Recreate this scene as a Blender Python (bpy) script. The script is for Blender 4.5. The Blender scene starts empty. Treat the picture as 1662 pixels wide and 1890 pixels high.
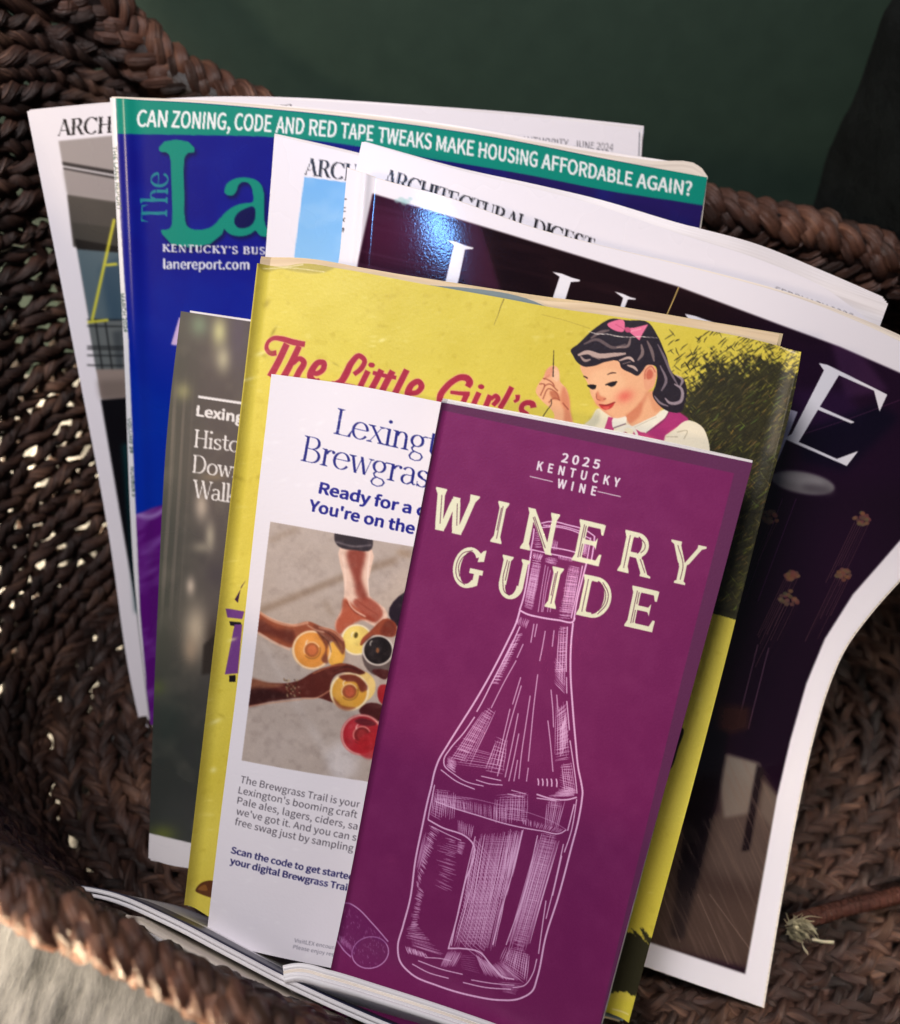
import bpy, math, random, os
import numpy as np
random.seed(7); rng = np.random.default_rng(11)
S = bpy.context.scene
COL = S.collection

# ------------------------------------------------------------------ camera
PW, PH, F = 1662.0, 1890.0, 1662.0           # frame units the tracings use, focal length in the same units
CAM = np.array([0.0, 0.0, 0.445])
PITCH = math.radians(50)
RT = np.array([1.0, 0, 0]); FW = np.array([0, math.cos(PITCH), -math.sin(PITCH)]); UP = np.array([0, math.sin(PITCH), math.cos(PITCH)])
cam = bpy.data.cameras.new('camera'); camo = bpy.data.objects.new('camera', cam); COL.objects.link(camo)
camo.location = CAM; camo.rotation_euler = (math.radians(90) - PITCH, 0, 0)
cam.sensor_fit = 'HORIZONTAL'; cam.sensor_width = 36; cam.lens = 36 * F / PW
cam.clip_start = 0.01; cam.clip_end = 50
cam.dof.use_dof = True; cam.dof.focus_distance = 0.312; cam.dof.aperture_fstop = 9.5
S.camera = camo

# ------------------------------------------------------------------ world, lamps, exposure
w = bpy.data.worlds.new('World'); S.world = w; w.use_nodes = True
w.node_tree.nodes['Background'].inputs[0].default_value = (0.78, 0.80, 1.0, 1)
w.node_tree.nodes['Background'].inputs[1].default_value = 0.07
def lamp(name, loc, target, size, power, col, shape='DISK', spread=180):
    l = bpy.data.lights.new(name, 'AREA'); l.shape = shape; l.size = size; l.energy = power; l.color = col
    l.spread = math.radians(spread)
    o = bpy.data.objects.new(name, l); COL.objects.link(o); o.location = loc
    d = np.array(target, float) - np.array(loc, float)
    from mathutils import Vector
    o.rotation_euler = Vector(d).to_track_quat('-Z', 'Y').to_euler()
    return o
lamp('ceiling_lamp', (-0.24, 0.08, 1.05), (0.0, 0.22, 0.1), 0.32, 8.6, (1.0, 0.945, 0.96))
lamp('warm_lamp', (-0.80, -0.42, 0.80), (0.0, 0.2, 0.1), 0.14, 3.8, (1.0, 0.76, 0.52))
lamp('floor_fill', (-0.66, 0.44, 0.50), (-0.40, 0.34, 0.0), 0.08, 6.0, (1.0, 0.84, 0.60), spread=55)  # added narrow light, so the floor gleams through the left weave gaps
lamp('side_fill', (0.52, -0.12, 0.98), (0.215, 0.10, 0.05), 0.05, .15, (1.0, 0.90, 0.80), spread=20)  # extra tight cone put in to lift the lower right corner
lamp('rim_fill', (-0.36, -0.26, 0.13), (-0.11, 0.06, 0.185), 0.05, .55, (1.0, 0.76, 0.50), spread=22)  # low helper light, invented to warm up the near rim
S.view_settings.view_transform = 'Standard'; S.view_settings.look = 'None'
S.view_settings.exposure = 0; S.view_settings.gamma = 1; S.view_settings.use_curve_mapping = False
S.render.engine = 'CYCLES'
S.cycles.max_bounces = 6; S.cycles.use_denoising = True

def W(px, py, z):
    px = np.asarray(px, float); py = np.asarray(py, float); z = np.asarray(z, float)
    x = ((px - PW / 2) / F * z)[..., None]; y = ((py - PH / 2) / F * z)[..., None]
    return CAM + x * RT - y * UP + z[..., None] * FW
def PX(P):
    d = P - CAM; z = d @ FW
    return PW / 2 + F * (d @ RT) / z, PH / 2 - F * (d @ UP) / z

class Plane:
    """a flat leaning sheet through three points (frame x, frame y, depth)"""
    def __init__(s, a, b, c):
        ray = lambda p: np.array([(p[0] - PW / 2) / F, (p[1] - PH / 2) / F, 1.0]) * p[2]
        a, b, c = ray(a), ray(b), ray(c)
        s.n = np.cross(b - a, c - a); s.n /= np.linalg.norm(s.n); s.p = a
        if s.n[2] < 0: s.n = -s.n
    def z(s, px, py, off=0.0):
        rx = (np.asarray(px, float) - PW / 2) / F; ry = (np.asarray(py, float) - PH / 2) / F
        return (s.n @ s.p + off) / (s.n[0] * rx + s.n[1] * ry + s.n[2])

# ------------------------------------------------------------------ paint engine (artwork of the printed covers)
def lin(c):
    c = np.asarray(c, float) / 255.0
    return np.where(c <= 0.04045, c / 12.92, ((c + 0.055) / 1.055) ** 2.4)
def area2(p): return np.sum(p[:, 0] * np.roll(p[:, 1], -1) - np.roll(p[:, 0], -1) * p[:, 1])
def smooth(pts, n=6, closed=False):
    """chord-length Catmull-Rom through the points"""
    p = np.asarray(pts, float); N = len(p)
    if N < 3: return p
    q = np.vstack([p[-1:], p, p[:2]]) if closed else np.vstack([2 * p[:1] - p[1:2], p, 2 * p[-1:] - p[-2:-1]])
    h = np.sqrt(((q[1:] - q[:-1]) ** 2).sum(1)) + 1e-6; d = (q[1:] - q[:-1]) / h[:, None]
    T = (d[:-1] * h[1:, None] + d[1:] * h[:-1, None]) / (h[:-1] + h[1:])[:, None]      # tangent at q[1:-1]
    out = []; t = (np.arange(n) / n)[:, None]
    for i in range(N if closed else N - 1):
        b, c, L = q[i + 1], q[i + 2], h[i + 1]
        out.append((2 * t ** 3 - 3 * t * t + 1) * b + (t ** 3 - 2 * t * t + t) * L * T[i] + (3 * t * t - 2 * t ** 3) * c + (t ** 3 - t * t) * L * T[i + 1])
    if not closed: out.append(p[-1:])
    return np.vstack(out)
def vnoise(x, y, seed=0):
    r = np.random.default_rng(seed).random((256, 256)).astype(np.float32)
    xi = np.floor(x).astype(int); yi = np.floor(y).astype(int); fx = x - xi; fy = y - yi
    fx = fx * fx * (3 - 2 * fx); fy = fy * fy * (3 - 2 * fy)
    g = lambda a, b: r[a & 255, b & 255]
    return (g(yi, xi) * (1 - fx) + g(yi, xi + 1) * fx) * (1 - fy) + (g(yi + 1, xi) * (1 - fx) + g(yi + 1, xi + 1) * fx) * fy
def fbm(x, y, seed=0, o=3): return sum(vnoise(x * 2 ** i, y * 2 ** i, seed + i) * 0.5 ** i for i in range(o)) / sum(0.5 ** i for i in range(o))

class Canvas:
    def __init__(s, x0, y0, x1, y1, col, k=1.0):
        s.x0, s.y0, s.k = x0, y0, k
        s.w, s.h = int((x1 - x0) * k), int((y1 - y0) * k)
        s.a = np.empty((s.h, s.w, 3), np.float32); s.a[:] = np.asarray(col, np.float32)
        yy, xx = np.mgrid[0:s.h, 0:s.w]; s.X = (xx + .5) / k + x0; s.Y = (yy + .5) / k + y0
        s.X = s.X.astype(np.float32); s.Y = s.Y.astype(np.float32)
    def cover(s, polys, SS=4):
        P = [(np.asarray(p, float) - (s.x0, s.y0)) * s.k for p in polys if len(p) > 2]
        P = [p if area2(p) > 0 else p[::-1] for p in P]
        if not P: return None
        al = np.vstack(P)
        bx0 = max(int(al[:, 0].min()) - 1, 0); by0 = max(int(al[:, 1].min()) - 1, 0)
        bx1 = min(int(al[:, 0].max()) + 2, s.w); by1 = min(int(al[:, 1].max()) + 2, s.h)
        if bx1 <= bx0 or by1 <= by0: return None
        e0 = np.vstack(P); e1 = np.vstack([np.roll(p, -1, 0) for p in P])
        bw, bh = bx1 - bx0, by1 - by0
        ya, yb = (e0[:, 1] - by0) * SS - .5, (e1[:, 1] - by0) * SS - .5
        sg = np.sign(yb - ya); lo = np.minimum(ya, yb); hi = np.maximum(ya, yb)
        r0 = np.clip(np.ceil(lo), 0, bh * SS).astype(int); r1 = np.clip(np.ceil(hi), 0, bh * SS).astype(int)
        n = np.maximum(r1 - r0, 0)
        ei = np.repeat(np.arange(len(n)), n)
        if len(ei) == 0: return None
        row = np.arange(len(ei)) - np.repeat(np.cumsum(n) - n, n) + r0[ei]
        t = (row - ya[ei]) / (yb[ei] - ya[ei])
        x = np.clip(e0[ei, 0] + t * (e1[ei, 0] - e0[ei, 0]) - bx0, 0, bw)
        ix = np.floor(x).astype(int); fr = x - ix
        Wd = bw + 2
        acc = np.bincount(row * Wd + ix, weights=-sg[ei] * (1 - fr), minlength=bh * SS * Wd)
        acc += np.bincount(row * Wd + ix + 1, weights=-sg[ei] * fr, minlength=bh * SS * Wd)
        acc = np.cumsum(acc.reshape(bh * SS, Wd), 1)[:, :bw]
        cov = np.clip(np.abs(acc), 0, 1).reshape(bh, SS, bw).mean(1)
        return (slice(by0, by1), slice(bx0, bx1)), cov.astype(np.float32)
    def put(s, sl, m, col):
        m = m[..., None]
        s.a[sl] = s.a[sl] * (1 - m) + np.asarray(col, np.float32) * m
    def fill(s, polys, col, a=1.0, blur=0):
        if len(polys) and np.ndim(polys[0][0]) == 0: polys = [polys]
        if blur:
            m = s.mask(polys, blur); s.put((slice(None), slice(None)), m * a, col); return
        r = s.cover(polys)
        if r: s.put(r[0], r[1] * a, col)
    def mask(s, polys, blur=0):
        if len(polys) and np.ndim(polys[0][0]) == 0: polys = [polys]
        m = np.zeros((s.h, s.w), np.float32); r = s.cover(polys)
        if r: m[r[0]] = r[1]
        return box(m, blur * s.k) if blur else m
    def sfill(s, pts, col, a=1.0, blur=0): s.fill(smooth(pts, 6, True), col, a, blur)
    def stroke(s, pts, wd, col, a=1.0, sm=True, taper=False, cal=None):
        """cal=(thick, thin, angle): broad pen"""
        p = smooth(pts, 8) if sm else np.asarray(pts, float)
        s.fill(ribbon(p, wd, taper, cal), col, a)
    def ell(s, cx, cy, rx, ry, col, a=1.0, rot=0, blur=0):
        s.fill(ellipse(cx, cy, rx, ry, rot), col, a, blur)
    def glow(s, cx, cy, rx, ry, col, a=1.0, rot=0):
        c, n = math.cos(math.radians(rot)), math.sin(math.radians(rot))
        u = ((s.X - cx) * c + (s.Y - cy) * n) / rx; v = (-(s.X - cx) * n + (s.Y - cy) * c) / ry
        s.put((slice(None), slice(None)), a * np.exp(-(u * u + v * v)), col)
    def blend(s, m, col): s.put((slice(None), slice(None)), np.clip(m, 0, 1), col)
    def blur(s, r, mask=None):
        b = np.dstack([box(s.a[..., i], r * s.k) for i in range(3)])
        s.a = b if mask is None else s.a * (1 - mask[..., None]) + b * mask[..., None]
    def sample(s, px, py):
        x = np.clip((px - s.x0) * s.k - .5, 0, s.w - 1.001); y = np.clip((py - s.y0) * s.k - .5, 0, s.h - 1.001)
        xi = x.astype(int); yi = y.astype(int); fx = (x - xi)[..., None]; fy = (y - yi)[..., None]
        A = s.a
        return (A[yi, xi] * (1 - fx) + A[yi, xi + 1] * fx) * (1 - fy) + (A[yi + 1, xi] * (1 - fx) + A[yi + 1, xi + 1] * fx) * fy
def box(m, r):
    r = max(int(round(r)), 1)
    for ax in (0, 1):
        for _ in range(2):
            pad = [(0, 0), (0, 0)]; pad[ax] = (r + 1, r)
            c = np.cumsum(np.pad(m, pad, mode='edge').astype(np.float64), axis=ax)
            n = m.shape[ax]
            m = ((np.take(c, np.arange(2 * r + 1, 2 * r + 1 + n), ax) - np.take(c, np.arange(0, n), ax)) / (2 * r + 1)).astype(np.float32)
    return m
def ellipse(cx, cy, rx, ry, rot=0, n=40, a0=0, a1=360):
    t = np.radians(np.linspace(a0, a1, n + 1)); c, q = math.cos(math.radians(rot)), math.sin(math.radians(rot))
    x, y = rx * np.cos(t), ry * np.sin(t)
    return np.stack([cx + x * c - y * q, cy + x * q + y * c], 1)
def ribbon(p, wd, taper=False, cal=None):
    d = np.gradient(p, axis=0); L = np.hypot(d[:, 0], d[:, 1]) + 1e-9; d = d / L[:, None]
    n = np.stack([-d[:, 1], d[:, 0]], 1); m = len(p)
    ww = np.full(m, float(wd)) if np.ndim(wd) == 0 else np.interp(np.linspace(0, 1, m), np.linspace(0, 1, len(wd)), wd)
    if cal is not None:
        T, t, ang = cal
        pa = np.array([math.cos(math.radians(ang)), math.sin(math.radians(ang))])   # thick when travelling across pa
        ww = t + (T - t) * np.abs(d[:, 0] * -pa[1] + d[:, 1] * pa[0]) ** 1.3
    if taper: ww = ww * (0.25 + 0.75 * np.sin(np.linspace(0.15, math.pi - 0.15, m)))
    a = p + n * ww[:, None] / 2; b = p - n * ww[:, None] / 2
    return [np.array([a[i], a[i + 1], b[i + 1], b[i]]) for i in range(m - 1)]
def cv(ox, oy, k):
    return lambda *pts: [(ox + x * k, oy + y * k) for x, y in pts]

# ------------------------------------------------------------------ lettering
FONTS = {}
def font(name):
    if name not in FONTS:
        f = None
        try:
            d = bpy.utils.system_resource('DATAFILES', path='fonts'); f = bpy.data.fonts.load(os.path.join(d, name))
        except Exception: f = None
        FONTS[name] = f
    return FONTS[name]
TXT = {}
def sans_polys(body, bold=0.0, space=1.0, fname='Noto Sans CJK Regular.woff2'):
    key = (body, bold, space, fname)
    if key not in TXT:
        def run(b):
            c = bpy.data.curves.new('lettering', 'FONT'); c.body = b; c.offset = bold; c.space_character = space; c.resolution_u = 4
            f = font(fname)
            if f: c.font = f
            o = bpy.data.objects.new('lettering', c); COL.objects.link(o)
            m = o.to_mesh(); v = np.array([tuple(q.co)[:2] for q in m.vertices]); m.calc_loop_triangles()
            t = [v[list(l.vertices)] for l in m.loop_triangles]
            o.to_mesh_clear(); bpy.data.objects.remove(o); bpy.data.curves.remove(c)
            return v, t
        vH, _ = run('H'); cap = vH[:, 1].max() - vH[:, 1].min(); y0 = vH[:, 1].min()
        v, t = run(body); x0, x1 = v[:, 0].min(), v[:, 0].max()
        TXT[key] = ([(q - (x0, y0)) / cap for q in t], (x1 - x0) / cap)
    return TXT[key]
def lay(polys, wid, p0, p1, u0, u1=None, shear=0.0):
    """baseline p0->p1, cap-height vectors u0 (start) and u1 (end)"""
    p0, p1, u0 = (np.asarray(q, float) for q in (p0, p1, u0)); u1 = u0 if u1 is None else np.asarray(u1, float)
    out = []
    for q in polys:
        s = ((q[:, 0] + shear * q[:, 1]) / wid)[:, None]; t = q[:, 1:2]
        out.append(p0 * (1 - s) + p1 * s + t * (u0 * (1 - s) + u1 * s))
    return out
def sans(c, body, p0, p1, u0, col, u1=None, bold=0.0, space=1.0, a=1.0, bx=1.0):
    """bold: outline growth in em, made by laying shifted copies over each other"""
    t, wd = sans_polys(body, 0.0, space)
    if bold > 0:
        r = bold * 1.35; n = 12
        t = [q + (r * bx * math.cos(2 * math.pi * i / n), r * math.sin(2 * math.pi * i / n)) for i in range(n) for q in t] + t
    c.fill(lay(t, wd, p0, p1, u0, u1), col, a)

def arc(cx, cy, rx, ry, a0, a1, n=18):
    t = np.radians(np.linspace(a0, a1, n)); return np.stack([cx + rx * np.cos(t), cy + ry * np.sin(t)], 1)
def glyph(ch, T, t, Sf, xh):
    P = []
    def diag(x0, y0, x1, y1, wd): P.append(np.array([(x0 - wd / 2, y0), (x0 + wd / 2, y0), (x1 + wd / 2, y1), (x1 - wd / 2, y1)]))
    def hb(x0, x1, y, th): P.append(np.array([(x0, y - th / 2), (x1, y - th / 2), (x1, y + th / 2), (x0, y + th / 2)]))
    def sf(x, y, wd, up=1, l=1, r=1):
        b = t * 1.3; L, R = wd / 2 + Sf * l, wd / 2 + Sf * r
        P.append(np.array([(x - L, y), (x + R, y), (x + R, y + up * t * .8), (x + wd / 2, y + up * (t + b)), (x - wd / 2, y + up * (t + b)), (x - L, y + up * t * .8)]))
    def stem(x, y0=0, y1=1, wd=T, top=(1, 1), bot=(1, 1)):
        diag(x, y0, x, y1, wd)
        if bot: sf(x, y0, wd, 1, *bot)
        if top: sf(x, y1, wd, -1, *top)
    def sw(pts, TT=T, tt=t, ang=0): P.extend(ribbon(np.asarray(pts, float), 0, False, (TT, tt, ang)))
    def dot(x, y, r): P.append(ellipse(x, y, r, r, 0, 14))
    o = t / 2
    if ch == 'A': diag(.09, 0, .38, 1, t * 1.2); diag(.68, 0, .385, 1.0, T); hb(.2, .56, .33, t); sf(.09, 0, t); sf(.68, 0, T); ad = .78
    elif ch == 'B': stem(.15, top=(1, 0), bot=(1, 0)); hb(.15, .36, 1 - o, t); hb(.15, .4, .53, t); hb(.15, .4, o, t); sw(arc(.36, .765, .2, .235 - o, 90, -90)); sw(arc(.38, .265, .24, .265 - o, 90, -90)); ad = .72
    elif ch == 'C': sw(arc(.44, .5, .37, .5 - o, 42, 318, 30)); diag(.74, .68, .74, 1, t); P.append(np.array([(.74, .99), (.74, .68), (.66, .86)])); ad = .82
    elif ch == 'D': stem(.15, top=(1, 0), bot=(1, 0)); hb(.15, .36, 1 - o, t); hb(.15, .36, o, t); sw(arc(.36, .5, .36, .5 - o, 90, -90, 24)); ad = .84
    elif ch == 'E': stem(.15, top=(1, 0), bot=(1, 0)); hb(.15, .58, 1 - o, t); hb(.15, .46, .52, t); hb(.15, .62, o, t); P.append(np.array([(.58, 1), (.58, .74), (.5, .97)])); P.append(np.array([(.62, 0), (.64, .28), (.52, .03)])); diag(.46, .4, .46, .64, t); ad = .68
    elif ch == 'G': sw(arc(.44, .5, .37, .5 - o, 45, 325, 30)); diag(.74, .7, .74, 1, t); diag(.72, .05, .72, .42, T); sf(.72, .42, T, -1); ad = .86
    elif ch == 'H': stem(.15); stem(.67); hb(.15, .67, .52, t); ad = .82
    elif ch == 'I': stem(.15); ad = .3
    elif ch == 'K': stem(.15); diag(.2, .42, .62, 1, t); diag(.36, .6, .68, 0, T); sf(.62, 1, t, -1); sf(.68, 0, T); ad = .78
    elif ch == 'L': stem(.15); hb(.15, .6, o, t); P.append(np.array([(.6, 0), (.64, .32), (.5, .03)])); ad = .66
    elif ch == 'N': diag(.12, 0, .12, 1, t); diag(.14, 1, .66, 0, T); diag(.68, 0, .68, 1, t); sf(.12, 0, t); sf(.68, 1, t, -1); sf(.12, 1, t, -1, 1, 0); ad = .8
    elif ch == 'R': stem(.15); hb(.15, .36, 1 - o, t); hb(.15, .38, .5, t); sw(arc(.36, .75, .2, .25 - o, 90, -90)); diag(.4, .5, .66, 0, T); sf(.66, 0, T, 1, 0, .8); ad = .76
    elif ch == 'S': sw(np.vstack([arc(.3, .745, .2, .255 - o, 30, 250, 16), arc(.3, .26, .23, .26 - o, 75, -150, 18)]), T, t, 0); P.append(np.array([(.28, .6), (.14, .72), (.26, .46), (.44, .4), (.5, .3), (.36, .5)])); diag(.49, .72, .49, 1, t); diag(.09, 0, .09, .3, t); ad = .6
    elif ch == 'T': stem(.36, top=None); hb(.04, .68, 1 - o, t); P.append(np.array([(.04, 1), (.02, .72), (.12, .97)])); P.append(np.array([(.68, 1), (.7, .72), (.6, .97)])); ad = .72
    elif ch == 'U': stem(.15, .3, 1, T, (1, 1), None); sw(arc(.38, .3, .23, .3 - o, 180, 360, 20)); diag(.61, .3, .61, 1, t); sf(.61, 1, t, -1); ad = .76
    elif ch == 'W': diag(.1, 1, .34, 0, T); diag(.36, 0, .56, .95, t); diag(.54, 1, .78, 0, T); diag(.8, 0, 1.0, 1, t); sf(.1, 1, T, -1); sf(1.0, 1, t, -1); sf(.54, 1, T, -1, .6, .2); ad = 1.06
    elif ch == 'X': diag(.12, 1, .62, 0, T); diag(.1, 0, .6, 1, t); sf(.12, 1, T, -1); sf(.6, 1, t, -1); sf(.1, 0, t); sf(.62, 0, T); ad = .74
    elif ch == 'Y': diag(.1, 1, .36, .45, T); diag(.6, 1, .37, .45, t); stem(.36, 0, .5, T, None); sf(.1, 1, T, -1); sf(.6, 1, t, -1); ad = .7
    elif ch == "'": P.append(ellipse(.1, .93, .07, .07)); sw([(.15, .93), (.14, .82), (.07, .74)], t * 1.6, t); ad = .24
    elif ch == ' ': ad = .34
    # lower case
    elif ch == 'e': sw(arc(.3, xh / 2, .25, xh / 2 - o * .6, 8, 330, 26)); hb(.09, .55, xh * .56, t); ad = .6
    elif ch == 'x': diag(.12, xh, .52, 0, T); diag(.1, 0, .48, xh, t); sf(.12, xh, T, -1); sf(.48, xh, t, -1); sf(.1, 0, t); sf(.52, 0, T); ad = .62
    elif ch == 'i': stem(.15, 0, xh, T, (1, 0)); dot(.15, .93, T * .72); ad = .31
    elif ch == 'l': stem(.15, 0, 1.06, T, (1, 0)); ad = .3
    elif ch in 'nh':
        stem(.15, 0, xh if ch == 'n' else 1.06, T, (1, 0)); stem(.5, 0, xh * .66, T, None)
        sw(np.vstack([[(.18, xh * .72)], arc(.34, xh * .68, .16, xh * .3, 140, 0, 14)]), T, t); ad = .66
    elif ch == 'r': stem(.15, 0, xh, T, (1, 0)); sw(arc(.36, xh * .6, .18, xh * .36, 160, 70, 10), T, t * 1.4); dot(.42, xh * .88, T * .6); ad = .48
    elif ch == 'w': diag(.1, xh, .27, 0, T); diag(.28, 0, .43, xh * .95, t); diag(.42, xh, .59, 0, T); diag(.6, 0, .76, xh, t); sf(.1, xh, T, -1); sf(.76, xh, t, -1); ad = .83
    elif ch == 'o': sw(arc(.31, xh / 2, .25, xh / 2 - o * .6, 0, 360, 30)); ad = .62
    elif ch == 't': sw([(.2, .86), (.2, .5), (.2, .16), (.26, .05), (.36, .04), (.44, .1)], T, t); hb(.04, .42, xh - o, t); ad = .44
    elif ch == 's': sw(np.vstack([arc(.24, xh * .74, .15, xh * .25 - o, 30, 250, 14), arc(.24, xh * .26, .17, xh * .26 - o, 75, -150, 14)]), T, t); P.append(np.array([(.22, xh * .62), (.1, xh * .74), (.2, xh * .46), (.34, xh * .4), (.39, xh * .26), (.28, xh * .5)])); diag(.38, xh * .7, .38, xh, t); diag(.08, 0, .08, xh * .3, t); ad = .48
    elif ch == 'a': sw(np.vstack([arc(.27, xh * .72, .17, xh * .27, 160, 0, 14), [(.44, xh * .4), (.44, .12), (.5, .03), (.56, .06)]]), T, t); sw(np.vstack([[(.44, xh * .56)], arc(.25, xh * .28, .17, xh * .27, 75, 285, 14), [(.44, xh * .2)]]), T, t); ad = .58
    elif ch == 'g':
        sw(arc(.27, xh * .66, .19, xh * .33, 0, 360, 26)); sw([(.42, xh * .88), (.5, xh * .98), (.6, xh * .97)], t * 1.8, t * 1.8)
        sw([(.2, xh * .36), (.12, xh * .2), (.16, xh * .06), (.3, .0), (.44, -.03), (.52, -.14), (.46, -.27), (.3, -.33), (.13, -.28), (.08, -.18), (.14, -.05), (.22, -.0)], T * .7, t * 1.1); ad = .62
    elif ch == 'k': stem(.15, 0, 1.06, T, (1, 0)); diag(.2, xh * .42, .46, xh, t); diag(.28, xh * .6, .52, 0, T); sf(.46, xh, t, -1); sf(.52, 0, T); ad = .6
    else: ad = .4
    return P, ad
def serif(c, body, p0, xv, yv, col, T=.13, t=.035, Sf=.07, xh=.66, track=0.0, a=1.0, bend=0.0):
    """xv, yv: frame vectors of one cap height along and across the baseline"""
    p0, xv, yv = (np.asarray(q, float) for q in (p0, xv, yv)); x = 0.0; out = []
    for ch in body:
        P, ad = glyph(ch, T, t, Sf, xh)
        for q in P:
            X = q[:, 0:1] + x; out.append(p0 + X * xv + q[:, 1:2] * yv + bend * X * X * yv)
        x += ad + track
    c.fill(out, col, a)
    return p0 + x * xv

# ------------------------------------------------------------------ objects
def tag(o, label=None, cat=None, group=None, kind=None):
    if label: o['label'] = label
    if cat: o['category'] = cat
    if group: o['group'] = group
    if kind: o['kind'] = kind
    return o
def empty(name, loc, label, cat, group=None):
    o = bpy.data.objects.new(name, None); COL.objects.link(o); o.location = loc; o.empty_display_size = .02
    return tag(o, label, cat, group)
def link(name, me, mat, parent=None):
    o = bpy.data.objects.new(name, me); COL.objects.link(o)
    if mat is not None:
        for m in (mat if isinstance(mat, (list, tuple)) else [mat]): me.materials.append(m)
    if parent is not None:
        o.parent = parent; o.matrix_parent_inverse.identity()
        loc = np.array(parent.location)
        n = len(me.vertices); co = np.empty(n * 3, np.float32); me.vertices.foreach_get('co', co)
        me.vertices.foreach_set('co', (co.reshape(-1, 3) - loc).astype(np.float32).ravel()); me.update()
    return o
def raw_mesh(name, V, Q, colors=None, uv=None, sm=True, mi=None):
    V = np.asarray(V, np.float32).reshape(-1, 3); Q = np.asarray(Q, np.int32).reshape(-1, 4)
    me = bpy.data.meshes.new(name)
    me.vertices.add(len(V)); me.vertices.foreach_set('co', V.ravel())
    me.loops.add(Q.size); me.loops.foreach_set('vertex_index', Q.ravel())
    me.polygons.add(len(Q)); me.polygons.foreach_set('loop_start', np.arange(0, Q.size, 4, dtype=np.int32))
    me.polygons.foreach_set('use_smooth', np.full(len(Q), sm))
    if mi is not None: me.polygons.foreach_set('material_index', np.asarray(mi, np.int32))
    if colors is not None:
        at = me.color_attributes.new('ink', 'BYTE_COLOR', 'POINT')
        c4 = np.ones((len(V), 4), np.float32); c4[:, :3] = np.asarray(colors).reshape(-1, 3); at.data.foreach_set('color', c4.ravel())
    if uv is not None:
        l = me.uv_layers.new(name='UVMap'); l.data.foreach_set('uv', np.asarray(uv, np.float32)[Q.ravel()].ravel())
    me.update(calc_edges=True); me.validate()
    return me
def gridq(nu, nv, off=0):
    i = np.arange(nu * nv).reshape(nv, nu) + off
    return np.stack([i[:-1, :-1], i[1:, :-1], i[1:, 1:], i[:-1, 1:]], -1).reshape(-1, 4)
def resample(pts, n, sm=True):
    p = np.asarray(pts, float); p = smooth(p, 10) if sm and len(p) > 2 else p
    L = np.concatenate([[0], np.cumsum(np.hypot(*np.diff(p, axis=0).T))]); t = np.linspace(0, L[-1], n)
    return np.stack([np.interp(t, L, p[:, k]) for k in range(p.shape[1])], 1)
def coons(top, bottom, left, right, nu, nv):
    t, b, l, r = resample(top, nu), resample(bottom, nu), resample(left, nv), resample(right, nv)
    u = np.linspace(0, 1, nu)[None, :, None]; v = np.linspace(0, 1, nv)[:, None, None]
    c00, c10, c01, c11 = t[0], t[-1], b[0], b[-1]
    return (1 - v) * t[None] + v * b[None] + (1 - u) * l[:, None] + u * r[:, None] - ((1 - u) * (1 - v) * c00 + u * (1 - v) * c10 + (1 - u) * v * c01 + u * v * c11)
class Sheet:
    """a leaf or cover: outline curves in frame units, depth from its plane (or a depth function), a normal field"""
    def __init__(s, top, bottom, left, right, zf, hump=None):
        s.o = (top, bottom, left, right); s.zf = zf; s.hump = hump
    def pts(s, nu, nv, off=0.0):
        g = coons(*s.o, nu, nv); u, v = np.meshgrid(np.linspace(0, 1, nu), np.linspace(0, 1, nv))
        P = W(g[..., 0], g[..., 1], s.zf(g[..., 0], g[..., 1], u, v))
        N = np.cross(np.gradient(P, axis=1), np.gradient(P, axis=0)); N /= np.linalg.norm(N, axis=-1, keepdims=True) + 1e-12
        if (N @ FW).mean() < 0: N = -N
        if s.hump is not None: P = P - N * s.hump(g[..., 0], g[..., 1])[..., None]      # towards the viewer
        return g, P + N * off, N
def quad(tl, tr, br, bl): return ([tl, tr], [bl, br], [tl, bl], [tr, br])
def cover_obj(name, sheet, canvas, mat, parent, step=1.6, off=0.0, hump=None):
    g = coons(*sheet.o, 40, 40)
    ln = lambda q: np.hypot(*np.diff(q, axis=0).T).sum()
    nu = int(max(ln(g[0]), ln(g[-1])) / step) + 2; nv = int(max(ln(g[:, 0]), ln(g[:, -1])) / step) + 2
    if hump is not None: sheet.hump = hump
    g, P, N = sheet.pts(nu, nv, off)
    c = lin(np.clip(canvas.sample(g[..., 0], g[..., 1]), 0, 255))
    u, v = np.meshgrid(np.linspace(0, 1, nu), np.linspace(0, 1, nv))
    return link(name, raw_mesh(name, P, gridq(nu, nv), c, np.stack([u, v], -1).reshape(-1, 2)), mat, parent)
def block_obj(name, sheet, d0, d1, mat, parent, nu=60, nv=60, shift=None, like=None):
    """pages or a board: the sheet outline given thickness d0..d1 behind the cover"""
    if like is not None: sheet.hump = like.hump
    _, A, N = sheet.pts(nu, nv, d0); B = A + N * (d1 - d0)
    if shift is not None: B = B + np.asarray(shift)
    n = nu * nv; V = np.vstack([A.reshape(-1, 3), B.reshape(-1, 3)])
    Q = [gridq(nu, nv), gridq(nu, nv, n)[:, ::-1]]
    i = np.arange(n).reshape(nv, nu)
    for e in (i[0], i[:, -1], i[-1][::-1], i[::-1, 0]):
        Q.append(np.stack([e[:-1], e[1:], e[1:] + n, e[:-1] + n], 1))
    u, v = np.meshgrid(np.linspace(0, 1, nu), np.linspace(0, 1, nv))
    uv = np.vstack([np.stack([u, v], -1).reshape(-1, 2), np.stack([u, v], -1).reshape(-1, 2) + (0, 1.0)])
    me = raw_mesh(name, V, np.vstack(Q), None, uv, False)
    return link(name, me, mat, parent)

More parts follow.
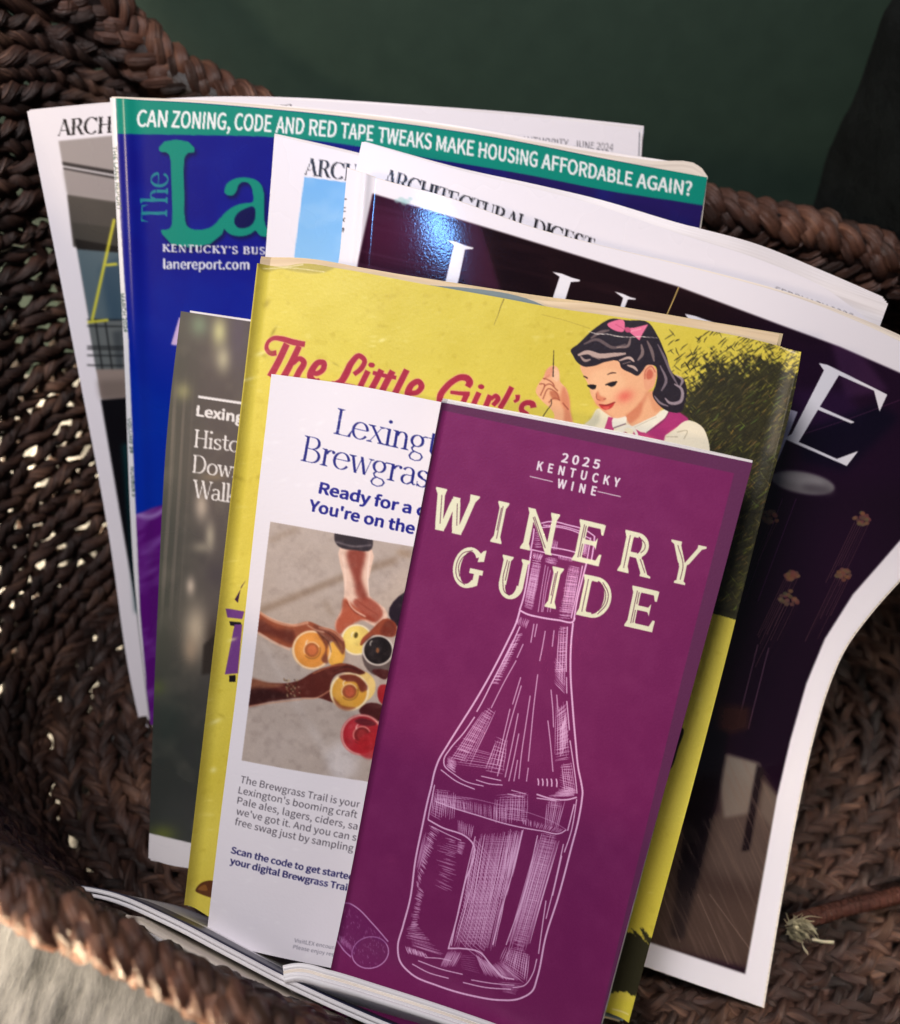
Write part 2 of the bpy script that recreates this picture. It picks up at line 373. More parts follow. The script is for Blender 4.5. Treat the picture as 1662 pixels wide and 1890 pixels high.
# ------------------------------------------------------------------ materials
def nodes(name):
    m = bpy.data.materials.new(name); m.use_nodes = True; nt = m.node_tree
    return m, nt, nt.nodes['Principled BSDF'], nt.links.new
def nd(nt, typ, **kw):
    n = nt.nodes.new(typ)
    for k, v in kw.items():
        if k in n.inputs.keys(): n.inputs[k].default_value = v
        else: setattr(n, k, v)
    return n
def print_mat(name, rough=.35, spec=.5, coat=0.0, bump=.12, scale=40, grain=900, grain_b=.03):
    m, nt, b, L = nodes(name)
    a = nd(nt, 'ShaderNodeVertexColor', layer_name='ink'); L(a.outputs[0], b.inputs['Base Color'])
    b.inputs['Roughness'].default_value = rough; b.inputs['Specular IOR Level'].default_value = spec
    b.inputs['Coat Weight'].default_value = coat; b.inputs['Coat Roughness'].default_value = .12
    tc = nd(nt, 'ShaderNodeTexCoord')
    n1 = nd(nt, 'ShaderNodeTexNoise', Scale=scale, Detail=3.0); L(tc.outputs['Object'], n1.inputs['Vector'])
    n2 = nd(nt, 'ShaderNodeTexNoise', Scale=grain, Detail=2.0); L(tc.outputs['Object'], n2.inputs['Vector'])
    b1 = nd(nt, 'ShaderNodeBump', Strength=bump, Distance=.002); L(n1.outputs[0], b1.inputs['Height'])
    b2 = nd(nt, 'ShaderNodeBump', Strength=grain_b * 5, Distance=.0003); L(n2.outputs[0], b2.inputs['Height']); L(b1.outputs[0], b2.inputs['Normal'])
    L(b2.outputs[0], b.inputs['Normal'])
    mr = nd(nt, 'ShaderNodeMapRange'); mr.inputs['To Min'].default_value = rough * .8; mr.inputs['To Max'].default_value = rough * 1.25
    L(n1.outputs[0], mr.inputs['Value']); L(mr.outputs[0], b.inputs['Roughness'])
    return m
def page_mat(name, col, col2, lines=220.0):
    m, nt, b, L = nodes(name)
    tc = nd(nt, 'ShaderNodeTexCoord'); sx = nd(nt, 'ShaderNodeSeparateXYZ'); L(tc.outputs['UV'], sx.inputs[0])
    mp = nd(nt, 'ShaderNodeMapping'); mp.inputs['Scale'].default_value = (3, lines, 1); L(tc.outputs['UV'], mp.inputs[0])
    n = nd(nt, 'ShaderNodeTexNoise', Scale=1.0, Detail=2.0); L(mp.outputs[0], n.inputs['Vector'])
    cr = nd(nt, 'ShaderNodeValToRGB'); cr.color_ramp.elements[0].position = .35; cr.color_ramp.elements[1].position = .6
    cr.color_ramp.elements[0].color = (*lin(col2), 1); cr.color_ramp.elements[1].color = (*lin(col), 1)
    L(n.outputs[0], cr.inputs[0]); L(cr.outputs[0], b.inputs['Base Color']); b.inputs['Roughness'].default_value = .7
    return m
M = {}
M['gloss'] = print_mat('glossy_magazine_paper', .26, .5, .0, .08, 22, 900, .008)
M['luxe'] = print_mat('high_gloss_cover_paper', .105, .55, .0, .03, 30, 1100, .014)
M['satin'] = print_mat('satin_cover_paper', .42, .45, .0, .06, 30)
M['matte'] = print_mat('silk_card', .44, .45, .0, .05, 25, 1400, .04)
M['jacket'] = print_mat('worn_dust_jacket_paper', .38, .45, .0, .22, 55, 900, .04)
M['pages'] = page_mat('white_page_edges', (240, 236, 238), (214, 209, 210), 90)
M['cream'] = page_mat('aged_cream_page_edges', (226, 204, 170), (204, 180, 146), 90)
M['warm_pages'] = page_mat('warm_white_page_edges', (238, 228, 214), (214, 203, 190))
# ------------------------------------------------------------------ setting: floor, green wall, dark furniture
FLOOR = 0.004; WALLY = 0.50
def rough_mat(name, c1, c2, scale, stretch=(1, 1, 1), rough=.6, bump=.3, dist=.002, spec=.4):
    m, nt, b, L = nodes(name)
    tc = nd(nt, 'ShaderNodeTexCoord'); mp = nd(nt, 'ShaderNodeMapping'); mp.inputs['Scale'].default_value = stretch
    L(tc.outputs['Object'], mp.inputs[0])
    n = nd(nt, 'ShaderNodeTexNoise', Scale=scale, Detail=8.0, Roughness=.65); L(mp.outputs[0], n.inputs['Vector'])
    cr = nd(nt, 'ShaderNodeValToRGB'); cr.color_ramp.elements[0].position = .35; cr.color_ramp.elements[1].position = .65
    cr.color_ramp.elements[0].color = (*lin(c1), 1); cr.color_ramp.elements[1].color = (*lin(c2), 1)
    L(n.outputs[0], cr.inputs[0]); L(cr.outputs[0], b.inputs['Base Color'])
    bp = nd(nt, 'ShaderNodeBump', Strength=bump, Distance=dist); L(n.outputs[0], bp.inputs['Height']); L(bp.outputs[0], b.inputs['Normal'])
    b.inputs['Roughness'].default_value = rough; b.inputs['Specular IOR Level'].default_value = spec
    return m
M['floor'] = rough_mat('weathered_grey_floorboards', (44, 43, 42), (134, 132, 130), 95, (1.0, .30, 1), .55, .9, .003)
M['wall'] = rough_mat('dark_green_wall_paint', (50, 67, 58), (55, 73, 63), 60, (1, 1, 1), .38, .05, .0008, .5)
M['black'] = rough_mat('black_plush_fabric', (6, 9, 9), (18, 22, 21), 45, (1, 1, 1), .8, .8, .006, .2)
V = [(-3, -3, FLOOR), (3, -3, FLOOR), (3, WALLY, FLOOR), (-3, WALLY, FLOOR)]
tag(link('floor', raw_mesh('floor', V, [(0, 1, 2, 3)]), M['floor']), kind='structure')
V = [(-3, WALLY, FLOOR), (3, WALLY, FLOOR), (3, WALLY, 2.6), (-3, WALLY, 2.6), (-3, WALLY + .1, FLOOR), (3, WALLY + .1, FLOOR), (3, WALLY + .1, 2.6), (-3, WALLY + .1, 2.6)]
tag(link('wall', raw_mesh('wall', V, [(0, 1, 2, 3), (5, 4, 7, 6), (3, 2, 6, 7), (1, 5, 6, 2), (4, 0, 3, 7)]), M['wall']), 'plain dark green painted wall behind the basket', 'wall')
# the dark upholstered piece at the right edge: a softly lumpy slab standing against the wall
def dark_piece():
    nu, nv = 60, 80; a, t = np.meshgrid(np.linspace(0, 2 * math.pi, nu), np.linspace(0, 1, nv))
    hx, hy = .16, .075
    se = lambda c: np.sign(c) * np.abs(c) ** .35
    x = se(np.cos(a)) * hx; y = se(np.sin(a)) * hy
    k = np.clip(t / .04, 0, 1) ** .5 * np.clip((1 - t) / .22, 0, 1) ** .35
    lump = (fbm(a * 3 + 9, t * 9, 5) - .5) * .05
    cx, cy = .365, WALLY - .085
    X = cx + (x * k) * (1 + lump); Y = cy + y * k * (1 + lump * 2); Z = FLOOR + t * .34
    return raw_mesh('furniture_side', np.stack([X, Y, Z], -1), gridq(nu, nv)[:, ::-1])
tag(link('furniture_side', dark_piece(), M['black']), 'black soft-edged piece of furniture in deep shadow beside the green wall, right edge', 'furniture')

# ------------------------------------------------------------------ basket
def strand_mat(name, dark, mid, light, rough=.5):
    m, nt, b, L = nodes(name)
    tc = nd(nt, 'ShaderNodeTexCoord'); mp = nd(nt, 'ShaderNodeMapping'); mp.inputs['Scale'].default_value = (13, .7, 1)
    L(tc.outputs['UV'], mp.inputs[0])
    n = nd(nt, 'ShaderNodeTexNoise', Scale=1.0, Detail=5.0, Roughness=.6); L(mp.outputs[0], n.inputs['Vector'])
    a = nd(nt, 'ShaderNodeVertexColor', layer_name='ink')
    n2 = nd(nt, 'ShaderNodeTexNoise', Scale=38.0, Detail=3.0); L(tc.outputs['Object'], n2.inputs['Vector'])
    ad = nd(nt, 'ShaderNodeMath', operation='MULTIPLY_ADD'); ad.inputs[1].default_value = .55
    L(n.outputs[0], ad.inputs[0]); 
    sp = nd(nt, 'ShaderNodeMath', operation='MULTIPLY_ADD'); sp.inputs[1].default_value = .55
    L(n2.outputs[0], sp.inputs[0]); sp.inputs[2].default_value = -.05; L(sp.outputs[0], ad.inputs[2])
    cr = nd(nt, 'ShaderNodeValToRGB'); e = cr.color_ramp.elements
    e[0].position = .3; e[0].color = (*lin(dark), 1); e[1].position = .78; e[1].color = (*lin(light), 1)
    q = e.new(.52); q.color = (*lin(mid), 1)
    L(ad.outputs[0], cr.inputs[0])
    mx = nd(nt, 'ShaderNodeMix', data_type='RGBA', blend_type='MULTIPLY'); mx.inputs[0].default_value = 1
    L(cr.outputs[0], mx.inputs[6]); L(a.outputs[0], mx.inputs[7]); L(mx.outputs[2], b.inputs['Base Color'])
    bp = nd(nt, 'ShaderNodeBump', Strength=1.0, Distance=.0016); L(n.outputs[0], bp.inputs['Height']); L(bp.outputs[0], b.inputs['Normal'])
    b.inputs['Roughness'].default_value = rough; b.inputs['Specular IOR Level'].default_value = .38
    return m
M['grass'] = strand_mat('dark_brown_seagrass', (20, 12, 10), (68, 46, 38), (154, 117, 94))
M['grass_rim'] = strand_mat('brown_seagrass_rim', (44, 27, 22), (96, 66, 54), (162, 120, 94), .44)

def rel(px, py, z): return tuple(W(px, py, z) - CAM)
RIM = np.array([rel(560, 1942, .205), rel(400, 1848, .205), rel(200, 1738, .207), rel(0, 1626, .212), (-.190, .130, -.19), (-.247, .24, -.15), (-.235, .34, -.115), (-.198, .415, -.135),
                (-.162, .4366, -.162), (-.142, .4336, -.185), (-.110, .422, -.201), (-.05, .408, -.218), (.04, .396, -.229), (.1185, .3755, -.233), (.162, .364, -.236), (.205, .348, -.2435),
                (.295, .318, -.246), (.365, .265, -.236), (.395, .19, -.230), (.365, .105, -.246), (.28, .040, -.278), (.15, .002, -.303), (.04, .004, -.306)])
NR = 1400
def closed_curve(P, n):
    q = smooth3(P); L = np.concatenate([[0], np.cumsum(np.linalg.norm(np.diff(q, axis=0), axis=1))]); t = np.linspace(0, L[-1], n + 1)
    return np.stack([np.interp(t, L, q[:, k]) for k in range(3)], 1), L[-1]
def smooth3(P, n=30):
    N = len(P); out = []
    for i in range(N):
        a, b, c, d = P[i - 1], P[i], P[(i + 1) % N], P[(i + 2) % N]
        t = (np.arange(n) / n)[:, None]
        out.append(.5 * (2 * b + (c - a) * t + (2 * a - 5 * b + 4 * c - d) * t * t + (3 * b - a - 3 * c + d) * t ** 3))
    q = np.vstack(out); return np.vstack([q, q[:1]])
rim, rimL = closed_curve(RIM, NR)
rim = rim + CAM
ctr = np.array([.07, .222])
BZ = .022
def base_pt(rp):
    d = rp[:, :2] - ctr; ang = np.arctan2(d[:, 1] / .160, d[:, 0] / .28)
    se = lambda c, e: np.sign(c) * np.abs(c) ** e
    x = ctr[0] + .28 * se(np.cos(ang), .97); y = ctr[1] + .160 * se(np.sin(ang), .97)
    return np.stack([x, y, np.full(len(x), BZ)], 1)
basec = base_pt(rim)
outw = rim[:, :2] - ctr; outw /= np.linalg.norm(outw, axis=1, keepdims=True)
def wall_pt(t):
    """t 0 at the rim, 1 at the bottom edge, >1 across the bottom"""
    if t <= 1:
        P = rim * (1 - t) + basec * t
        s = math.sin(math.pi * min(t, 1) ** 1.25) * np.where(outw[:, 1] < -.2, np.clip(.030 * outw[:, 0], .0, .022), .022)
        s = np.convolve(np.concatenate([s[-30:], s, s[:30]]), np.ones(61) / 61, 'valid')
        P = P.copy(); P[:, :2] += outw * s[:, None]
        P[:, 2] = rim[:, 2] * (1 - t) + BZ * t + (0 if t < .8 else (t - .8) ** 2 * .05)
        return P
    k = t - 1; P = basec.copy(); P[:, :2] = ctr + (basec[:, :2] - ctr) * (1 - k); P[:, 2] = BZ - .004 * min(1, k * 6) + .002; return P

def tube(path, frame_n, frame_b, ra, rb, twist, nseg=6):
    """rings of an elliptical tube round each path point"""
    a = np.linspace(0, 2 * math.pi, nseg, endpoint=False)
    ca = np.cos(a)[None, :, None]; sa = np.sin(a)[None, :, None]
    c, s = np.cos(twist)[:, None], np.sin(twist)[:, None]
    e1 = frame_n * c + frame_b * s; e2 = -frame_n * s + frame_b * c
    ra = np.broadcast_to(np.asarray(ra, float), (len(path),))[:, None, None]; rb = np.broadcast_to(np.asarray(rb, float), (len(path),))[:, None, None]
    return path[:, None] + e1[:, None] * ca * ra + e2[:, None] * sa * rb
class Tubes:
    def __init__(s): s.V = []; s.Q = []; s.C = []; s.U = []; s.n = 0
    def add(s, R, col, vscale, vo=0.0):
        m, k, _ = R.shape
        i = np.arange(m * k).reshape(m, k) + s.n; j = np.roll(i, -1, 1)
        s.Q.append(np.stack([i[:-1], j[:-1], j[1:], i[1:]], -1).reshape(-1, 4)); s.V.append(R.reshape(-1, 3)); s.n += m * k
        L = np.concatenate([[0], np.cumsum(np.linalg.norm(np.diff(R.mean(1), axis=0), axis=1))])
        u, v = np.meshgrid(np.linspace(0, 1, k), L * vscale + vo); s.U.append(np.stack([u, v], -1).reshape(-1, 2))
        c = np.asarray(col, float)
        s.C.append(np.broadcast_to(c if c.ndim == 2 else c[None], (m, 3)).repeat(k, 0) if c.ndim == 1 else c.repeat(k, 0))
    def build(s, name, mat, parent):
        return link(name, raw_mesh(name, np.vstack(s.V), np.vstack(s.Q), np.vstack(s.C), np.vstack(s.U)), mat, parent)
basket = empty('basket', (.07, .222, FLOOR), 'dark brown woven seagrass basket full of magazines, standing on the floor against the green wall', 'basket')
def frames(P):
    T = np.gradient(P, axis=0); T[0] = T[-1] = P[1] - P[-2]; T /= np.linalg.norm(T, axis=1, keepdims=True)
    o = np.zeros_like(P); o[:, :2] = P[:, :2] - ctr; o /= np.linalg.norm(o, axis=1, keepdims=True)
    o -= T * np.sum(T * o, 1, keepdims=True); o /= np.linalg.norm(o, axis=1, keepdims=True)
    return T, o, np.cross(T, o)
def resamp3(P, step):
    L = np.concatenate([[0], np.cumsum(np.linalg.norm(np.diff(P, axis=0), axis=1))]); n = int(L[-1] / step) + 1
    t = np.linspace(0, L[-1], n); return np.stack([np.interp(t, L, P[:, k]) for k in range(3)], 1), t
def wob(s, f, amp, seed): return (vnoise(s * f, np.full_like(s, seed * 1.37), 21 + seed % 7) - .5) * 2 * amp
tb = Tubes()
rows = list(np.linspace(.035, .99, 38)) + list(1 + np.linspace(.010, .97, 35))
for ri, t in enumerate(rows):
    P, s = resamp3(wall_pt(t), .0015 if t < 1.3 else .0020)
    T, o, b = frames(P)
    if t > 1: o, b = b, o
    pitch = .0200 + .0045 * math.sin(ri * 2.1)
    hand = 1 if ri % 2 else -1
    for k in range(2):
        ph = hand * (2 * math.pi * s / pitch) + math.pi * k + ri * 1.9 + wob(s, 26, 1.5, ri * 2 + k)
        am = .0019 * (1 + wob(s, 60, .3, ri * 3 + k))
        path = P + (o * np.cos(ph)[:, None] * .9 + b * np.sin(ph)[:, None]) * am[:, None] + b * wob(s, 45, .0009, ri + k * 5)[:, None] + o * wob(s, 38, .0013, ri + 3 + k)[:, None]
        fat = np.where(P[:, 0] < -.13, .0035 if t < .36 else .0030 if t <= .90 else .0034, .0032)
        r = fat * (1 + wob(s, 90, .32, ri * 5 + k)); r = np.maximum(r, .0012)
        col = np.clip((.72 + wob(s, 40, .55, ri * 7 + k))[:, None] * np.array([1, .96, .95]) + wob(s, 70, .16, ri)[:, None] * np.array([1, .8, .6]), .12, 1.0)
        tb.add(tube(path, o, b, r * 1.15, r * .85, ph * .5, 6), col, 40, ri * 3.3 + k)
tb.build('woven_wall', M['grass'], basket)
# short frayed fibres over the inside of the weave
tb2 = Tubes(); fr = np.random.default_rng(31)
for q in range(900):
    P = wall_pt(rows[fr.integers(0, len(rows))]); i = fr.integers(30, len(P) - 30); n = 10; u = np.linspace(0, 1, n)[:, None]
    Tq = P[i + 6] - P[i - 6]; Tq /= np.linalg.norm(Tq); oq = np.array([*(ctr - P[i, :2]), 0.0]); oq = oq / (np.linalg.norm(oq) + 1e-9) * .8 + np.array([0, 0, .6])
    path = P[i] + oq * fr.uniform(.003, .0048) + Tq * fr.uniform(-.016, .016) * u + oq * fr.uniform(0, .0035) * u ** 2 + np.array([0, 0, 1]) * fr.uniform(-.006, .006) * u
    Tn = np.gradient(path, axis=0); Tn /= np.linalg.norm(Tn, axis=1, keepdims=True) + 1e-9; e = np.cross(Tn, oq); e /= np.linalg.norm(e, axis=1, keepdims=True) + 1e-9
    tb2.add(tube(path, e, np.cross(Tn, e), np.linspace(.0007, .0002, n) * fr.uniform(.5, 1.4), np.linspace(.0003, .0001, n), np.zeros(n), 5), np.array([1.0, .88, .75]) * fr.uniform(.6, 1.9), 40, q)
tag(tb2.build('frayed_fibres', M['grass'], basket), kind='stuff')
# upright ribs the rows are twined round
tb = Tubes()
for k in range(0, NR, 22):
    ts = np.linspace(.0, 1.0, 30)
    P = np.array([wall_pt(t)[k] for t in ts]); 
    T = np.gradient(P, axis=0); T /= np.linalg.norm(T, axis=1, keepdims=True); o = np.zeros_like(P); o[:, :2] = outw[k]
    o -= T * np.sum(T * o, 1, keepdims=True); o /= np.linalg.norm(o, axis=1, keepdims=True)
    tb.add(tube(P, o, np.cross(T, o), .002, .003, np.zeros(len(P)), 6), np.array([.6, .55, .55]), 40, k)
tb.build('upright_ribs', M['grass'], basket)
# plaited rim: three strands, each of several straws
tb = Tubes(); tb2 = Tubes()
P, s = resamp3(rim, .0012); T, o, b = frames(P)
RS = np.interp(P[:, 1], [.05, .16, .32], [.54, .66, 1.0])
LP = .027
sr = np.concatenate([[0], np.cumsum(np.linalg.norm(np.diff(P, axis=0), axis=1) / RS[1:])])
for k in range(3):
    ph = 2 * math.pi * sr / LP + 2 * math.pi * k / 3 + wob(s, 18, .35, k)
    la, de = np.sin(ph) * .0076 * RS * (1 + wob(s, 40, .18, k)), np.sin(2 * ph) * .0046 * RS
    c0 = P + b * la[:, None] + o * de[:, None]
    Tt = np.gradient(c0, axis=0); Tt /= np.linalg.norm(Tt, axis=1, keepdims=True)
    e1 = o - Tt * np.sum(Tt * o, 1, keepdims=True); e1 /= np.linalg.norm(e1, axis=1, keepdims=True); e2 = np.cross(Tt, e1)
    for j in range(4):
        a = j * math.pi / 2 + .5 * np.sin(ph) + wob(s, 30, .8, k * 4 + j)
        off = .0030 * RS * (1 + wob(s, 50, .35, j + k))
        path = c0 + e1 * (np.cos(a) * off)[:, None] + e2 * (np.sin(a) * off)[:, None]
        r = np.maximum(.0036 * RS * (1 + wob(s, 80, .4, 9 + j + 3 * k)), .0016)
        col = np.clip((.78 + wob(s, 60, .55, 30 + j + k * 5))[:, None] * np.array([1, .95, .93]) + wob(s, 45, .2, 50 + j)[:, None] * np.array([1, .7, .45]), .22, 1.2)
        tb.add(tube(path, e1, e2, r * 1.1, r * .8, a, 7), col, 40, j + k * 2.2)
tb.build('plaited_rim', M['grass_rim'], basket)
# loose fibre ends along the rim
fr = np.random.default_rng(12)
for q in range(170):
    i = fr.integers(40, len(P) - 60); n = 14; u = np.linspace(0, 1, n)
    a = fr.uniform(0, 6.28); R0 = .011 * RS[i]; dr = o[i] * math.cos(a) + b[i] * math.sin(a)
    path = P[i] + dr * R0 + (T[i] * fr.uniform(-.014, .014))[None] * u[:, None] + (dr * fr.uniform(.0, .006))[None] * (u ** 2)[:, None] + (b[i] * fr.uniform(-.008, .008))[None] * u[:, None]
    Tn = np.gradient(path, axis=0); Tn /= np.linalg.norm(Tn, axis=1, keepdims=True) + 1e-9; e = np.cross(Tn, dr); e /= np.linalg.norm(e, axis=1, keepdims=True) + 1e-9
    tb2.add(tube(path, e, np.cross(Tn, e), np.linspace(.0007, .0002, n), np.linspace(.0004, .0001, n), np.zeros(n), 5), np.array([1.0, .9, .8]) * fr.uniform(.6, 1.3), 40, q)
tag(tb2.build('loose_fibres', M['grass_rim'], basket), kind='stuff')
tb = Tubes(); tb.add(tube(P, o, b, .0075 * RS, .0095 * RS, np.zeros(len(P)), 10), np.array([.16, .12, .11]), 40); tb.build('rim_core', M['grass'], basket)
# ------------------------------------------------------------------ printed matter
P_ad1 = Plane((50, 205, .366), (1187, 232, .374), (276, 1392, .470))
P_lane = Plane((203, 180, .350), (1306, 327, .358), (262, 1340, .440))
P_ad2 = Plane((508, 250, .341), (1290, 425, .350), (412, 1480, .405))
P_ad3 = Plane((668, 262, .333), (1612, 596, .343), (540, 1560, .386))
P_grey = Plane((335, 573, .331), (780, 640, .331), (274, 1584, .364))
P_book = Plane((480, 485, .303), (1472, 652, .300), (345, 1665, .338))
P_guide = Plane((815, 738, .285), (1388, 852, .287), (580, 1925, .326))
def zof(pl, off=0.0): return lambda px, py, u, v: pl.z(px, py, off)
def cavg(c): return lin(c)
def flat_mat(name, col, rough=.5):
    m, nt, b, L = nodes(name)
    n = nd(nt, 'ShaderNodeTexNoise', Scale=120.0, Detail=3.0); mx = nd(nt, 'ShaderNodeMix', data_type='RGBA')
    mx.inputs[6].default_value = (*lin(col), 1); mx.inputs[7].default_value = (*(lin(col) * .8), 1); L(n.outputs[0], mx.inputs[0])
    L(mx.outputs[2], b.inputs['Base Color']); b.inputs['Roughness'].default_value = rough; return m
WHITE = (234, 230, 236)

# ---- back magazine: white architecture title, concrete house on the cover
def magazine_concrete():
    root = empty('magazine', W(270, 1390, .47), 'white architecture magazine at the very back, concrete building on its cover, dated June 2024', 'magazine', 'magazines in the basket')
    c = Canvas(20, 150, 1220, 1480, WHITE)
    ph = [(108, 260), (207, 250), (700, 245), (1130, 290), (1130, 1440), (290, 1440), (254, 1138), (188, 735)]
    c.fill(ph, (158, 150, 148))
    k = cv(90, 190, .3015)
    c.fill(k((112, 560), (420, 605), (1400, 700), (1400, 1000), (150, 880)), (74, 70, 66))
    c.fill(k((140, 730), (430, 765), (1400, 860), (1400, 1000), (165, 880)), (60, 58, 54))
    c.fill(k((158, 830), (430, 880), (1400, 960), (1400, 1010), (172, 895)), (22, 20, 20))
    c.fill(k((172, 895), (430, 915), (1400, 1010), (1400, 1440), (250, 1340)), (84, 102, 110))
    c.fill(k((310, 1010), (460, 930), (460, 1500), (380, 1400)), (58, 80, 96), 1, 6)
    c.fill(k((82, 358), (430, 418), (430, 470), (90, 405)), (44, 40, 42)); c.stroke(k((82, 386), (430, 448)), 3.2, (226, 222, 224))
    c.fill(k((90, 412), (420, 470), (410, 600), (114, 552)), (150, 143, 142), .8, 3)
    c.fill(k((240, 1340), (460, 1330), (460, 1640), (290, 1640)), (98, 104, 104)); c.fill(k((390, 1400), (450, 1390), (455, 1630), (420, 1630)), (60, 66, 70), .8, 3)
    for y in (1325, 1365, 1490, 1505, 1545, 1605): c.stroke(k((235, y), (480, y + 3)), 2.2, (24, 26, 28))
    for x in (345, 285): c.stroke(k((x, 1330), (x + 45, 1640)), 2.6, (24, 26, 28))
    c.fill(k((290, 1630), (480, 1630), (480, 1805), (320, 1810)), (142, 128, 120)); c.fill(k((300, 1700), (480, 1690), (480, 1810), (320, 1810)), (112, 100, 94), .8, 5)
    c.fill([(186, 738), (260, 732), (300, 1440), (290, 1440), (254, 1138)], (13, 12, 17)); c.fill([(225, 820), (245, 815), (262, 1130), (250, 1130)], (12, 50, 54), .9, 4)
    c.stroke(k((402, 710), (265, 1330)), 4.6, (214, 208, 62)); c.stroke(k((350, 992), (420, 985)), 4.4, (214, 208, 62)); c.stroke(k((237, 1342), (365, 1328)), 4.2, (214, 208, 62))
    c.blur(1.2)
    serif(c, 'ARCHITECTURAL DIGEST', (106, 251), (31.5, -2.0), (1.2, -31), (22, 20, 24), T=.17, t=.035, Sf=.05)
    sans(c, 'THE INTERNATIONAL DESIGN AUTHORITY', (745, 250), (1049, 271), (1, -13.5), (92, 90, 96), bold=-.004); sans(c, 'JUNE 2024', (1061, 272), (1132, 279), (1, -13.5), (92, 90, 96))
    c.stroke([(1040, 280), (1130, 286)], 1.5, (150, 170, 176))
    top = [(50, 205), (120, 199), (205, 191), (400, 181), (600, 187), (800, 200), (1000, 217), (1180, 238)]
    bot = [(276, 1392), (600, 1432), (1126, 1470)]
    s = Sheet(top, bot, [(50, 205), (130, 610), (203, 1000), (240, 1250), (272, 1396)], [(1180, 238), (1170, 600), (1126, 1470)], zof(P_ad1))
    cover_obj('front_cover', s, c, M['gloss'], root, 2.2)
    s2 = Sheet([(54, 203), (205, 189), (400, 179), (800, 197), (1000, 213), (1187, 233)], [(280, 1394), (600, 1436), (1128, 1474)], [(54, 203), (280, 1394)], [(1187, 233), (1128, 1474)], zof(P_ad1, .0012))
    block_obj('pages', s2, 0, .007, M['pages'], root, like=s)
    s3 = Sheet(*[[(x + 2, y - 1) for x, y in q] for q in s2.o], zof(P_ad1, .0084)); block_obj('back_cover', s3, 0, .0005, flat_mat('white_back_cover', WHITE, .35), root, like=s)
magazine_concrete()

